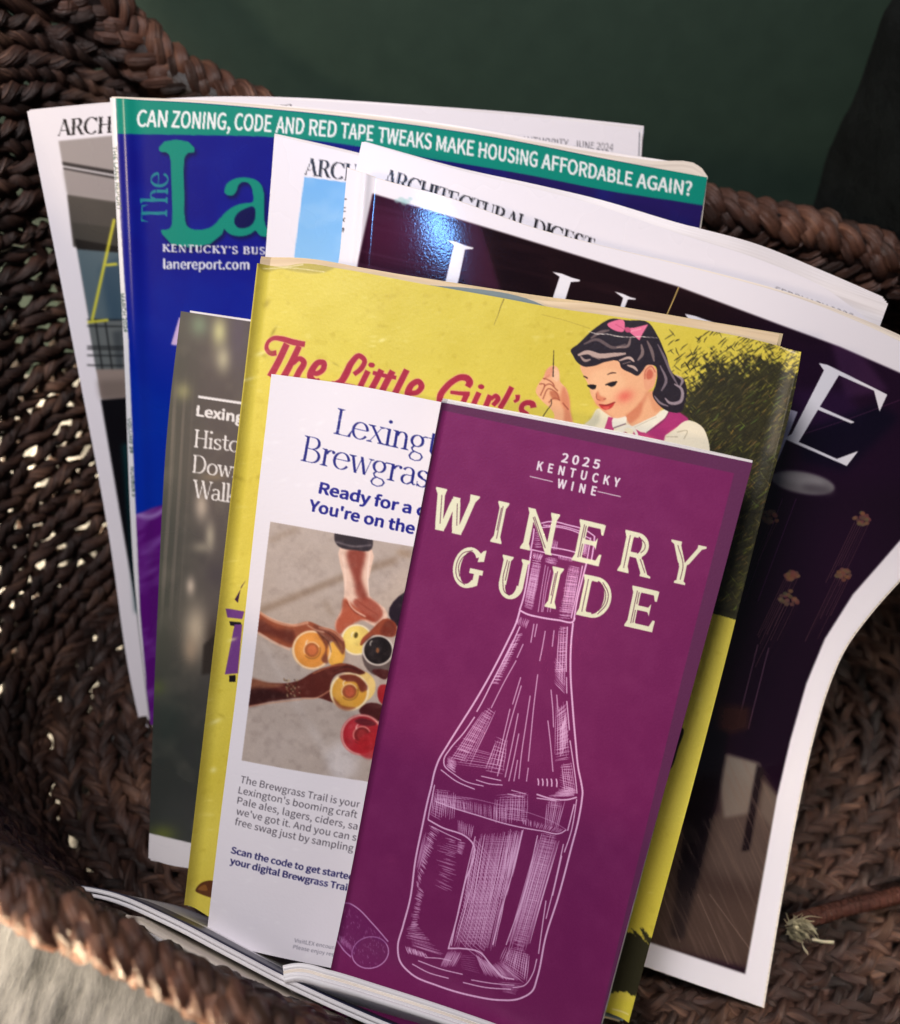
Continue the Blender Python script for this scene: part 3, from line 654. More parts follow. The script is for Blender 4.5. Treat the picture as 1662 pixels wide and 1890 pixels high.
# ---- business magazine: royal blue cover with a teal banner
def magazine_blue():
    root = empty('magazine', W(262, 1330, .43), 'royal blue business magazine with teal headline banner about zoning, second from the back', 'magazine', 'magazines in the basket')
    c = Canvas(180, 150, 1340, 1480, (10, 14, 128))
    r = np.clip((c.X - 560) / 420, 0, 1) ** 1.2; c.blend(r * .9, (36, 22, 86))
    c.blend(np.clip((c.Y - 420) / 380, 0, 1) * (1 - r) * .75, (4, 54, 176))
    c.blend(np.clip((fbm(c.X / 60, c.Y / 60, 3) - .5) * .6, 0, .3), (6, 60, 170))
    TE = (12, 136, 118)
    k = cv(240, 240, .16847)
    Lp = k((320, 185), (705, 190), (705, 238), (640, 250), (604, 290), (592, 380), (597, 700), (605, 980), (620, 1040), (660, 1075), (730, 1092), (820, 1085), (890, 1060), (950, 1010), (1000, 955), (1060, 1000), (1030, 1085), (1010, 1140), (350, 1137), (345, 1095), (400, 1090), (440, 1070), (458, 1030), (462, 950), (450, 500), (440, 310), (425, 265), (390, 240), (325, 230))
    ap = k((1040, 640), (1060, 590), (1120, 545), (1200, 520), (1290, 520), (1380, 545), (1440, 600), (1465, 680), (1470, 900), (1480, 1020), (1500, 1070), (1560, 1080), (1540, 1140), (1480, 1165), (1420, 1150), (1375, 1100), (1330, 1130), (1260, 1155), (1170, 1160), (1100, 1140), (1040, 1090), (1000, 960), (1060, 890), (1150, 830), (1250, 800), (1345, 785), (1345, 680), (1330, 620), (1290, 575), (1230, 570), (1190, 600), (1170, 660), (1130, 710), (1070, 712), (1035, 680))
    hole = k((1350, 835), (1260, 860), (1180, 910), (1145, 970), (1150, 1030), (1190, 1070), (1250, 1075), (1310, 1055), (1350, 1020))
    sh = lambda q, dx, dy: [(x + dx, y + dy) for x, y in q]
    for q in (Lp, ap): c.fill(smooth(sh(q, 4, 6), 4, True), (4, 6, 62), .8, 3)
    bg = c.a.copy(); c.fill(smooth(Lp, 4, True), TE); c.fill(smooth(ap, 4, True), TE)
    m = c.mask(smooth(hole, 4, True)); c.a = c.a * (1 - m[..., None]) + bg * m[..., None]
    serif(c, 'The', (308, 410), (1.5, -47), (-47, 0), (30, 128, 140), T=.12, t=.04, Sf=.07, xh=.68)
    serif(c, "KENTUCKY'S BUSINESS NEWS SOURCE", (302, 466), (17, .5), (0, -14), (4, 8, 60), T=.2, t=.09, Sf=.06, track=.14, a=.7)
    serif(c, "KENTUCKY'S BUSINESS NEWS SOURCE", (300.5, 464.3), (17, .5), (0, -14), (226, 226, 236), T=.2, t=.09, Sf=.06, track=.14)
    sans(c, 'lanereport.com', (303.5, 497.5), (461.5, 498.5), (0, -17.5), (4, 10, 90), bold=.012); sans(c, 'lanereport.com', (302, 496), (460, 497), (0, -17.5), (222, 226, 238), bold=.01)
    # lilac headline letters and the purple figure lower down
    c.fill([(331, 586), (337, 586), (352, 640), (316, 636)], (204, 178, 220)); serif(c, 'WEALTH', (345, 640), (58, 4), (4, -50), (204, 178, 220), T=.24, t=.08)
    pu = smooth([(248, 950), (280, 938), (312, 929), (420, 905), (640, 900), (900, 1000), (1000, 1480), (200, 1480), (200, 960)], 4, True)
    m = c.mask(pu, 1); c.blend(m, (88, 18, 116))
    yy = c.Y - 930 + (c.X - 260) * .35
    st = np.clip(fbm(c.X / 55 + yy / 150, yy / 26, 8, 3) * 2.4 - 1.15, 0, 1); c.blend(m * st * .75, (150, 110, 188))
    c.blend(m * np.clip(1 - np.abs(yy - 22 - 8 * np.sin(c.X / 14)) / 9, 0, 1) * .8, (168, 140, 204))
    # banner and white spine strip
    up = [(200, 160), (215, 181), (360, 190), (505, 202), (650, 217), (807, 237), (960, 262), (1100, 290), (1320, 328), (1320, 160)]
    lo = [(217, 247), (360, 249), (508, 253), (650, 268), (787, 291), (900, 309), (990, 325), (1109, 349), (1300, 379), (1340, 386)]
    c.fill(np.vstack([smooth(up[1:-1], 6), smooth(lo, 6)[::-1]]), TE)
    WH = (236, 238, 238)
    for wd, a, b, h0, h1 in (('CAN', (253, 233), (307, 234), 30, 30), ('ZONING,', (317, 234.5), (424, 239), 30, 30), ('CODE', (433, 239), (500, 243), 30, 30), ('AND', (509, 244), (560, 247.5), 29, 29), ('RED', (571, 249), (620, 253), 29, 29),
                           ('TAPE', (629, 254), (688, 260), 28, 28), ('TWEAKS', (698, 262), (796, 275), 28, 28), ('MAKE', (806, 277), (874, 287), 27, 27), ('HOUSING', (884, 289), (991, 308), 27, 27), ('AFFORDABLE', (1000, 310), (1166, 343), 27, 25), ('AGAIN?', (1175, 345), (1276, 361), 25, 25)):
        sans(c, wd, a, b, (2.2, -h0), WH, (2.2, -h1), bold=.018)
    sp = [(196, 150), (214, 180), (222, 400), (238, 630), (247, 850), (259, 1130), (270, 1250), (272, 1400), (180, 1400)]
    c.fill(sp, (228, 228, 230))
    c.fill([(214, 180), (217, 247), (242, 247), (238, 182)], TE)
    GR = (70, 96, 90)
    sans(c, 'THE LANE REPORT', (207.5, 270), (217, 388), (7.5, -.5), GR, bold=.012); sans(c, 'MARCH 2024', (222, 542), (229, 613), (7.5, -.5), GR, bold=.01)
    sans(c, 'VOLUME 39', (235.5, 772), (240.5, 836), (6, -.4), GR, bold=.01); sans(c, 'NUMBER 3', (241, 862), (244.5, 916), (5.5, -.3), GR, bold=.01)
    c.fill([(1196, 398), (1208, 401), (1203, 410), (1193, 408)], TE)
    top = [(203, 180), (215, 181), (360, 189), (505, 201), (650, 216), (807, 236), (960, 261), (1100, 289), (1306, 327)]
    s = Sheet(top, [(279, 1335), (700, 1420), (1150, 1480)], [(203, 180), (228, 630), (254, 1130), (269, 1255), (279, 1335)], [(1306, 327), (1285, 460), (1150, 1480)], zof(P_lane))
    hump = lambda px, py: .0012 * np.exp(-((px - 232 - (py - 180) * .045) / 14) ** 2)
    cover_obj('front_cover', s, c, M['gloss'], root, 1.8, hump=hump)
    s2 = Sheet([(206, 178), (360, 184), (505, 195), (807, 229), (1100, 281), (1200, 296), (1296, 310), (1307, 326)], [(283, 1339), (1152, 1484)], [(206, 178), (231, 630), (257, 1130), (272, 1255), (283, 1339)], [(1307, 326), (1152, 1484)], zof(P_lane, .0008))
    block_obj('pages', s2, 0, .0035, M['warm_pages'], root, like=s)
    s3 = Sheet([(206, 178), (505, 193), (807, 226), (1100, 276), (1290, 305)], [(283, 1339), (1152, 1484)], [(206, 178), (231, 630), (257, 1130), (272, 1255), (283, 1339)], [(1290, 305), (1150, 1484)], zof(P_lane, .0046))
    block_obj('back_cover', s3, 0, .0005, M['pages'], root, like=s)
magazine_blue()

# ---- white magazine with a pale blue cover picture
def magazine_sky():
    root = empty('magazine', W(470, 1480, .40), 'white architecture magazine with a pale blue sky cover picture, between the blue and purple covers', 'magazine', 'magazines in the basket')
    c = Canvas(440, 230, 1320, 1560, WHITE)
    ph = [(562, 326), (637, 336), (1230, 420), (1150, 1500), (470, 1420), (540, 500)]
    m = c.mask(ph); g = np.clip((c.Y - 330) / 170, 0, 1)
    c.blend(m, (112, 174, 230)); c.blend(m * g * .8, (150, 200, 238)); c.blend(m * np.clip(fbm(c.X / 50, c.Y / 40, 4) - .5, 0, 1) * .8, (190, 220, 244))
    c.blend(m * np.clip((c.Y - 620) / 300, 0, 1), (150, 150, 130))
    serif(c, 'ARCHITECTURAL DIGEST', (561, 322), (31.5, 4.2), (3.2, -31), (20, 18, 22), T=.17, t=.035, Sf=.05)
    top = [(508, 250), (580, 267), (665, 288), (900, 345), (1290, 425)]
    s = Sheet(top, [(412, 1480), (800, 1530), (1180, 1560)], [(508, 250), (490, 480), (412, 1480)], [(1290, 425), (1180, 1560)], zof(P_ad2))
    cover_obj('front_cover', s, c, M['gloss'], root, 2.2)
    s2 = Sheet([(507, 246), (580, 262), (900, 342), (1290, 420)], [(414, 1484), (1182, 1564)], [(507, 246), (414, 1484)], [(1290, 420), (1182, 1564)], zof(P_ad2, .0006))
    block_obj('pages', s2, 0, .003, M['pages'], root, like=s)
magazine_sky()

# ---- thick white magazine with its masthead cut by the purple one
def magazine_masthead():
    root = empty('magazine', W(600, 1560, .38), 'thick white magazine with a black serif masthead, fanned pages, right behind the purple cover', 'magazine', 'magazines in the basket')
    c = Canvas(560, 240, 1680, 1680, WHITE)
    c.fill([(700, 380), (1600, 680), (1450, 1640), (620, 1500)], (120, 108, 96)); c.blur(2)
    serif(c, 'ARCHITECTURAL DIGEST', (706, 341), (29.3, 9.9), (6.5, -31), (20, 18, 22), T=.17, t=.035, Sf=.05, track=-.025)
    sans(c, 'FEBRUARY 2026', (1430, 541), (1574, 592), (3, -12), (112, 108, 112))
    top = [(668, 262), (850, 314), (1000, 351), (1100, 378), (1250, 430), (1400, 478), (1520, 530), (1612, 596)]
    s = Sheet(top, [(540, 1560), (1000, 1640), (1420, 1690)], [(668, 262), (655, 320), (540, 1560)], [(1612, 596), (1420, 1690)], zof(P_ad3))
    cover_obj('front_cover', s, c, M['gloss'], root, 2.2)
    # fanned leaves behind the cover, each a little higher towards the right
    for i, (l, r, d) in enumerate(((3, 8, .0006), (6, 14, .0016), (9, 20, .0028), (11, 25, .0040))):
        t2 = [(668 + i * 2, 262 - l * .1), (850, 312 - l * .2), (1000, 349 - l * .6), (1100, 377 - l), (1250, 428 - l * 1.6), (1400, 476 - r), (1520, 526 - r * 1.05), (1640 - i * 3, 560 - i * 4)]
        s2 = Sheet(t2, [(545, 1563), (1000, 1644), (1422, 1694)], [t2[0], (545, 1563)], [t2[-1], (1625 - i * 3, 600), (1422, 1694)], zof(P_ad3, d))
        block_obj('leaves' if i < 3 else 'back_cover', s2, 0, .0006, M['pages'], root, 50, 20)
magazine_masthead()

# ---- glossy purple magazine with tall white letters
def luxe_z(px, py, u, v): return .322 + .012 * u + .034 * v - .006 * np.sin(np.pi * u) * (1 - v) + .030 * np.clip(u - .55, 0, 1) ** 2 * (1 - v) - .006 * np.sin(np.pi * v) * u
LT = [(641, 309), (690, 327), (820, 363), (1000, 425), (1110, 453), (1250, 487), (1337, 510), (1480, 553), (1574, 590), (1662, 630), (1790, 700), (1925, 790)]
LB = [(560, 1568), (900, 1684), (1185, 1782), (1300, 1822), (1408, 1859)]
LL = [(641, 309), (625, 490), (560, 1568)]
LR = [(1925, 790), (1790, 920), (1662, 1067), (1608, 1128), (1557, 1199), (1527, 1270), (1503, 1351), (1466, 1521), (1442, 1656), (1408, 1859)]
def magazine_purple():
    root = empty('magazine', W(1000, 1720, .36), 'glossy dark purple magazine with tall white letters, its free corner flopping over the basket side', 'magazine', 'magazines in the basket')
    c = Canvas(540, 280, 1960, 1890, WHITE)
    ph = [(688, 357), (1100, 481), (1252, 528), (1438, 599), (1550, 640), (1662, 688), (1770, 745), (1860, 812), (1760, 900), (1662, 996), (1574, 1097), (1523, 1179), (1489, 1262), (1459, 1368), (1435, 1470), (1405, 1639), (1376, 1798), (1195, 1738), (900, 1630), (590, 1520), (661, 490)]
    m = c.mask(ph, .6)
    art = Canvas(540, 280, 1960, 1890, (27, 12, 23))
    A = art
    A.blend(np.exp(-(((A.X - 760) / 190) ** 2 + ((A.Y - 430) / 90) ** 2)), (66, 22, 48))
    ya = A.Y - (A.X - 688) * .22
    A.blend(np.clip(fbm(A.X / 400, ya / 9, 5, 2) * 2 - .95, 0, 1) * .5 * (A.X < 960) * (A.Y < 530), (104, 66, 92))
    A.blend(np.clip((A.X - 870 - (A.Y - 400) * .35) / 12, 0, 1) * .95, (26, 12, 16))
    A.fill([(826, 395), (890, 420), (930, 560), (900, 640), (860, 520)], (58, 26, 44), .9, 4); A.fill([(905, 430), (1000, 460), (1020, 560), (960, 560), (930, 520)], (20, 8, 14), .8, 8)
    A.blend(np.clip(fbm(A.X / 160, ya / 22, 9, 3) * 2 - 1, 0, 1) * .45 * (A.X > 900), (66, 38, 42))
    A.blend(np.clip((A.X - 1290) / 130, 0, 1) * np.clip((A.Y - 520) / 140, 0, 1) * .9, (29, 9, 33))
    A.fill([(1530, 620), (1580, 640), (1640, 720), (1560, 735)], (58, 30, 62), .8, 5); A.fill([(1450, 720), (1560, 720), (1600, 780), (1470, 800)], (50, 24, 66), .5, 9)
    A.fill([(1470, 800), (1620, 745), (1662, 770), (1560, 870), (1480, 850)], (8, 6, 24), .8, 8)
    A.stroke([(1470, 805), (1560, 775), (1662, 738)], 1.5, (96, 50, 84), .5)
    A.blend(np.clip((A.Y - 870) / 60, 0, 1) * np.clip((A.X - 1340) / 40, 0, 1) * .75, (21, 9, 21))
    A.blend(np.exp(-(((A.X - 1560) / 120) ** 2 + ((A.Y - 1010) / 160) ** 2)) * .5, (38, 14, 40))
    # hanging dish and plumes
    A.ell(1482, 891, 59, 20, (120, 114, 116), 1, 10, 2); A.ell(1478, 884, 44, 10, (150, 145, 146), .7, 10, 4); A.ell(1510, 903, 30, 8, (74, 66, 72), .7, 10, 5)
    rr = np.random.default_rng(4)
    for (x, y, r) in ((1422, 953, 17), (1591, 957, 15), (1461, 1062, 13), (1555, 1060, 14), (1459, 1103, 20)):
        for j in range(7):
            o = (j - 3) * r * .3; L = rr.uniform(60, 130)
            A.stroke([(x + o, y + 6), (x + o - L * .45, y + L)], 1.3, (98, 66, 66), rr.uniform(.2, .55), False)
        for j in range(26):
            a = rr.uniform(0, 6.28); q = rr.uniform(0, 1) ** .5
            A.ell(x + math.cos(a) * r * q, y + math.sin(a) * r * .75 * q, 4.2, 3.4, (rr.uniform(84, 124), rr.uniform(62, 86), rr.uniform(52, 68)), .75, 0)
    for x in (1395, 1420): A.stroke([(x + 50, 920), (x - 20, 1110)], 1.4, (88, 44, 92), .5, False)
    for x, y in ((1400, 1190), (1420, 1196)): A.stroke([(x, y), (x - 38, y + 150)], 2.2, (104, 74, 92), .55, False)
    # stool, stone slab, floor boards
    A.fill([(1320, 1300), (1385, 1305), (1382, 1345), (1330, 1360)], (52, 28, 24), .9, 5); A.fill([(1200, 1290), (1330, 1290), (1310, 1420), (1170, 1560)], (14, 7, 14), .8, 8)
    fl = [(1335, 1392), (1399, 1409), (1440, 1480), (1440, 1800), (1180, 1740), (1190, 1560), (1330, 1500)]
    A.fill(fl, (58, 44, 40), 1, 5); A.fill([(1341, 1392), (1403, 1410), (1404, 1430), (1392, 1500), (1337, 1510), (1330, 1446)], (126, 116, 106), .95, 3)
    A.fill([(1410, 1440), (1436, 1470), (1425, 1530), (1404, 1500)], (96, 84, 76), .9, 3); A.blend(A.mask([(1330, 1420), (1440, 1470), (1420, 1640), (1300, 1610)], 16) * .45, (112, 96, 86))
    A.fill([(1398, 1410), (1410, 1420), (1384, 1570), (1369, 1572)], (22, 14, 18), .9, 2); A.fill([(1290, 1345), (1345, 1350), (1330, 1450), (1262, 1735), (1236, 1728)], (12, 8, 14), .95, 4)
    xr = A.X * .83 + A.Y * .55; yr = A.Y * .4 - A.X * .9
    A.blend(A.mask(fl, 3) * np.clip(fbm(xr / 60, yr / 3.2, 2, 3) * 2 - 1, 0, 1) * .5, (120, 98, 86))
    A.blend(A.mask([(1180, 1630), (1440, 1660), (1440, 1800), (1180, 1740)], 20) * .35, (104, 84, 72))
    for a, b in (((1288, 1650), (1345, 1780)), ((1220, 1640), (1256, 1740)), ((1310, 1650), (1420, 1800))): A.stroke([a, b], 1.6, (140, 118, 104), .5, False)
    A.a += ((np.random.default_rng(1).random(A.a.shape[:2]) - .5) * 5)[..., None].astype(np.float32)
    c.a = c.a * (1 - m[..., None]) + A.a * m[..., None]
    WL = (232, 230, 236)
    # the tall letters
    k = cv(620, 260, .3309)
    c.fill(k((622, 555), (672, 563), (724, 585), (770, 597), (765, 604), (722, 607), (690, 760), (672, 830), (600, 830), (615, 778), (660, 582)), WL)
    c.fill(k((1208, 730), (1262, 740), (1318, 762), (1365, 775), (1360, 783), (1312, 786), (1280, 890), (1255, 990), (1185, 980), (1208, 885), (1250, 757)), WL)
    k = cv(1100, 0, .3386)
    c.fill(k((105, 1588), (150, 1600), (190, 1618), (222, 1626), (218, 1632), (178, 1630), (158, 1680), (120, 1800), (96, 1800), (134, 1680), (152, 1622)), WL)
    c.fill(k((489, 1710), (545, 1722), (600, 1742), (648, 1758), (640, 1766), (590, 1765), (700, 1960), (640, 1960), (525, 1760)), WL)
    c.fill([(1449, 753), (1472, 760), (1455, 802), (1436, 850), (1420, 872), (1380, 872), (1420, 820)], (196, 192, 214))
    k = cv(1100, 630, .3386)
    c.fill(k((1212, 118), (1260, 128), (1588, 290), (1545, 382), (1515, 268), (1322, 184), (1218, 356), (1408, 440), (1388, 446), (1208, 372), (1105, 548), (1312, 640), (1428, 597), (1365, 678), (1024, 530), (1066, 505), (1240, 158)), WL)
    c.stroke([(1254, 530), (1231, 584)], 1.8, (216, 186, 110), 1, False)
    for dx, dy, r in ((0, 0, 7), (10, 3, 6), (-9, 2, 5), (16, -2, 4), (4, 6, 6)): c.ell(742 + dx, 369 + dy, r, r * .7, (150, 196, 194), .55, 20, 1)
    for ch, y in (('L', 366), ('U', 382), ('X', 401), ('E', 420)): sans(c, ch, (632.5 - (y - 366) * .09, y), (631.5 - (y - 366) * .09, y + 8), (7, 0), (60, 62, 66), bold=.01)
    sans(c, 'INTERIORS', (625, 436), (618, 492), (5, 0), (120, 170, 170))
    s = Sheet(LT, LB, LL, LR, luxe_z)
    hump = lambda px, py: .0016 * np.exp(-((px - 676 + (py - 320) * .085) / 10) ** 2) + .0022 * np.sin((px - py * .25) / 95) * np.clip((1500 - py) / 900, 0, 1) * .35
    cover_obj('front_cover', s, c, M['luxe'], root, 1.5, hump=hump)
    up = [(x, y - d) for (x, y), d in zip(LT, (1, 1, 1, 1, 1, 2, 3, 5, 8, 12, 12, 10))]
    s2 = Sheet(up, [(x + 3, y + 2) for x, y in LB], [up[0], (626, 490), (563, 1570)], [(x + 3, y + 2) for x, y in LR[:-1]] + [(1411, 1861)], lambda a, b, u, v: luxe_z(a, b, u, v) + .0008)
    s2.o[3][0] = up[-1]
    block_obj('pages', s2, 0, .004, M['warm_pages'], root, 70, 60, like=s)
magazine_purple()
def blue_lamp():
    e = 4.0; z = lambda x, y: luxe_z(x, y, (x - 640) / 1100, (y - 330 - (x - 640) * .36) / 1300)
    P = [W(x, y, z(x, y)) for x, y in ((796, 430), (796 + e, 430), (796, 430 + e))]
    n = np.cross(P[1] - P[0], P[2] - P[0]); n /= np.linalg.norm(n); d = P[0] - CAM; d /= np.linalg.norm(d)
    if n @ d > 0: n = -n
    r = d - 2 * (d @ n) * n
    lamp('blue_glint_lamp', P[0] + r * .8, P[0],   .045, .007, (.15, .42, 1.0), spread=24); print('blue lamp', P[0] + r * .8)  # unseen blue source, added in the mirror direction for a glint on the cover
blue_lamp()

# ---- grey town walking guide
def guide_grey():
    root = empty('brochure', W(300, 1590, .345), 'grey brown walking tour brochure with white serif title, tucked left behind the yellow book', 'brochure', 'brochures in the basket')
    c = Canvas(260, 555, 860, 1640, (94, 86, 82))
    c.blend(np.clip((1 - (c.X - 300) / 90), 0, 1) * .5, (70, 78, 62))
    c.blend(np.clip((c.Y - 1150) / 220, 0, 1) * .85, (44, 48, 46)); c.blend(np.clip(fbm(c.X / 34, c.Y / 46, 6) * 2 - 1, 0, 1) * .35, (128, 120, 106))
    for x, y, rx, ry, col, a in ((405, 612, 14, 26, (196, 192, 140), .9), (412, 662, 14, 24, (190, 182, 150), .8), (368, 600, 16, 20, (132, 150, 120), .7), (338, 722, 14, 16, (168, 164, 112), .6), (440, 620, 16, 60, (98, 88, 100), .6),
                                 (372, 935, 12, 26, (200, 184, 164), .8), (388, 990, 9, 26, (198, 186, 160), .7), (372, 1010, 16, 10, (188, 176, 150), .5), (352, 1082, 8, 16, (220, 200, 178), .8), (362, 1160, 22, 44, (206, 188, 160), .85), (352, 1200, 14, 26, (186, 160, 132), .6),
                                 (395, 880, 22, 8, (160, 140, 110), .5), (400, 1060, 26, 20, (84, 76, 78), .6), (300, 1540, 24, 16, (110, 120, 40), .6), (290, 1270, 14, 14, (92, 104, 52), .6), (395, 1180, 16, 40, (56, 46, 40), .7), (310, 1330, 30, 50, (44, 54, 50), .6)): c.glow(x, y, rx, ry, col, a)
    u = c.X - (335 - (c.Y - 573) * .062)
    sheen = np.sin(u / 2.6 + fbm(u / 4, c.Y / 300, 2) * 4) * np.clip((40 - u) / 30, 0, 1) * np.clip((c.Y - 680) / 100, 0, 1) * np.clip((1180 - c.Y) / 100, 0, 1)
    c.blend(np.clip(sheen, 0, 1) * .28, (180, 160, 146))  # reflections along the curved left side, painted in as pale stripes
    c.fill([(376, 1190), (420, 1150), (420, 1240), (372, 1246)], (50, 44, 40), .9, 2)
    c.stroke([(366, 732), (460, 746)], 4.2, (240, 236, 234), 1, False)
    WL = (232, 228, 224)
    sans(c, 'Lexington', (363.5, 767), (495, 788), (1.6, -18.5), WL, bold=.034)
    serif(c, 'Historic', (357, 825), (33, 4.0), (2.4, -33), WL, T=.11, t=.045, Sf=.07, xh=.62, track=-.02)
    serif(c, 'Downtown', (354, 872), (33, 4.2), (2.4, -33), WL, T=.11, t=.045, Sf=.07, xh=.62, track=-.02)
    serif(c, 'Walking', (355, 918), (33, 4.4), (2.4, -33), WL, T=.11, t=.045, Sf=.07, xh=.62, track=-.04)
    c.fill([(255, 1536), (275, 1538), (360, 1558), (860, 1650), (860, 1700), (255, 1700)], (216, 212, 214))
    s = Sheet(*quad((334, 574), (780, 640), (720, 1680), (274, 1584)), zof(P_grey)); s.o = ([(334, 574), (468, 594), (780, 640)], [(274, 1584), (310, 1596), (358, 1604), (720, 1680)], [(334, 574), (312, 760), (290, 1150), (274, 1584)], [(780, 640), (720, 1680)])
    cover_obj('front_cover', s, c, M['gloss'], root, 1.8)
    s2 = Sheet(*quad((351, 573), (780, 636), (720, 1684), (278, 1588)), zof(P_grey, .0004)); block_obj('pages', s2, 0, .0012, M['pages'], root, like=s)
guide_grey()
# ---- yellow picture book in a worn dust jacket
def picture_girl(c):
    """the cover picture: a dark haired girl threading a needle (traced 360 x 280 window)"""
    k = cv(970, 570, .2166)
    SK, SK2, RED = (236, 178, 134), (206, 122, 88), (196, 58, 54)
    # arm and hand with needle
    c.sfill(k((240, 1010), (245, 890), (215, 850), (140, 780), (90, 700), (120, 630), (150, 590), (215, 490), (240, 480), (275, 500), (300, 620), (350, 680), (375, 760), (385, 870), (400, 1010)), SK)
    c.sfill(k((330, 660), (372, 740), (385, 870), (395, 1000), (345, 1000), (330, 860), (300, 780)), SK2, .75, 2)
    for q in (((150, 590), (185, 600), (240, 640), (250, 660)), ((120, 640), (160, 640), (130, 740)), ((160, 660), (200, 640), (280, 700)), ((150, 770), (200, 680), (270, 720), (290, 780)), ((210, 560), (160, 600)), ((300, 780), (250, 760), (200, 800)), ((320, 800), (370, 860))):
        c.stroke(k(*q), 2.6, (150, 72, 52), .7)
    c.sfill(k((210, 700), (270, 710), (295, 770), (240, 770)), (176, 92, 64), .7, 1); c.sfill(k((180, 520), (235, 490), (225, 570), (170, 590)), (226, 150, 118), .8, 1)
    c.sfill(k((236, 590), (260, 500), (290, 600), (270, 620)), (240, 196, 160), .8, 1)
    c.stroke(k((244, 352), (241, 470), (238, 580)), [1.0, 1.8, 2.2], (40, 30, 26), 1, False); c.stroke(k((222, 770), (224, 810), (190, 860), (150, 920)), 1.6, (40, 32, 26))
    # body and blouse
    c.sfill(k((480, 1010), (560, 940), (620, 850), (720, 900), (760, 930), (1250, 870), (1390, 950), (1500, 1000), (1550, 1110), (1560, 1240), (1100, 1400), (600, 1300)), (236, 228, 196))
    c.sfill(k((500, 1000), (560, 930), (620, 855), (640, 900), (600, 1000), (540, 1020)), (186, 186, 160), .6, 2)
    c.fill(k((670, 1040), (710, 920), (770, 930), (750, 1060), (1000, 1190), (1170, 1150), (1190, 1080), (1390, 940), (1280, 860), (1200, 860), (1180, 900), (1030, 1060), (930, 1010), (880, 1300), (690, 1200)), (190, 60, 120))
    c.sfill(k((1100, 960), (1280, 870), (1390, 940), (1200, 1060), (1170, 1140), (1060, 1100)), (168, 48, 112), .8, 1); c.sfill(k((960, 1080), (1060, 1080), (1140, 1130), (1000, 1180)), (222, 90, 130), .7, 2)
    c.sfill(k((1180, 1140), (1230, 1080), (1390, 950), (1500, 1000), (1555, 1110), (1560, 1240), (1400, 1240)), (238, 230, 204)); c.stroke(k((1290, 1050), (1380, 1040), (1350, 1110)), 2, (176, 166, 140), .7); c.stroke(k((1200, 1090), (1300, 1090)), 2, (186, 176, 150), .7)
    # neck
    c.sfill(k((850, 900), (960, 780), (1080, 700), (1160, 850), (1120, 900), (900, 1000), (880, 960)), SK); c.sfill(k((850, 905), (960, 830), (990, 790), (1000, 850), (930, 960), (890, 980)), SK2, .8, 2); c.sfill(k((1050, 700), (1090, 690), (1170, 850), (1110, 880), (1070, 800)), (214, 140, 100), .6, 2)
    # collar
    c.fill(smooth(k((750, 930), (800, 925), (860, 915), (860, 975), (750, 1015)), 3, True), (240, 236, 218)); c.stroke(k((752, 1016), (860, 978)), 2, (80, 40, 60), .7)
    c.fill(k((905, 1005), (1130, 900), (1190, 850), (1225, 870), (1190, 930), (1030, 1055), (985, 1050)), (238, 234, 214)); c.stroke(k((1030, 1058), (1195, 930), (1228, 870)), 1.8, (90, 50, 70), .6); c.stroke(k((930, 1010), (1120, 920)), 1.5, (196, 188, 166), .8)
    c.stroke(k((800, 1040), (880, 1000), (930, 1030), (950, 1090), (900, 1080), (830, 1070)), 5.2, (236, 232, 214)); c.stroke(k((770, 1050), (820, 1030), (860, 1070)), 4.5, (236, 232, 214)); c.ell(*k((850, 1068))[0], 5, 4, (150, 34, 60))
    # face
    c.sfill(k((470, 480), (510, 590), (545, 660), (560, 730), (600, 800), (640, 850), (690, 890), (760, 930), (840, 920), (930, 850), (1000, 760), (1080, 660), (1100, 500), (1000, 380), (700, 400), (480, 440)), SK)
    c.sfill(k((560, 560), (760, 520), (860, 640), (800, 760), (660, 760), (580, 700)), (244, 196, 150), .6, 4)
    c.glow(*k((850, 745))[0], 16, 11, (226, 96, 82), .75, -20); c.glow(*k((625, 790))[0], 7, 8, (232, 130, 108), .5)
    c.sfill(k((840, 920), (930, 850), (1010, 750), (1050, 680), (1020, 800), (900, 900)), SK2, .6, 2); c.sfill(k((600, 800), (640, 850), (690, 890), (760, 930), (700, 880), (650, 820)), (218, 140, 104), .6, 1)
    c.sfill(k((605, 720), (620, 700), (640, 740), (690, 760), (670, 790), (620, 775)), (214, 126, 92), .8, 1); c.stroke(k((608, 720), (615, 770), (640, 780)), 1.6, (150, 70, 50), .7); c.stroke(k((668, 772), (690, 764)), 1.6, (150, 64, 46), .8)
    c.sfill(k((630, 815), (690, 815), (765, 795), (740, 840), (690, 862), (650, 845)), RED); c.stroke(k((630, 815), (690, 822), (770, 794)), 1.8, (130, 30, 30), .9); c.sfill(k((660, 842), (720, 836), (700, 858)), (226, 104, 90), .8)
    for pts in (((532, 658), (560, 650), (605, 656), (600, 680), (565, 684), (548, 672)), ((688, 648), (720, 632), (782, 622), (770, 648), (735, 664), (705, 652))): c.sfill(k(*pts), (24, 20, 26))
    c.stroke(k((530, 655), (570, 648), (608, 656)), 2.4, (30, 20, 22)); c.stroke(k((684, 650), (730, 630), (786, 620)), 2.6, (30, 20, 22))
    c.stroke(k((700, 562), (735, 546), (778, 546)), [1.2, 2.8, 1.6], (70, 42, 34)); c.stroke(k((498, 574), (515, 580), (534, 592)), 2.6, (60, 36, 30))
    # ear
    c.sfill(k((1010, 620), (1010, 520), (1060, 480), (1115, 510), (1115, 600), (1080, 680), (1030, 690)), (232, 166, 128)); c.sfill(k((1030, 560), (1060, 510), (1090, 540), (1080, 590), (1040, 600)), (196, 98, 74), .9, 1); c.stroke(k((1020, 600), (1030, 520), (1075, 490), (1110, 540)), 2, (188, 96, 72), .8)
    # hair
    HB = (36, 28, 38)
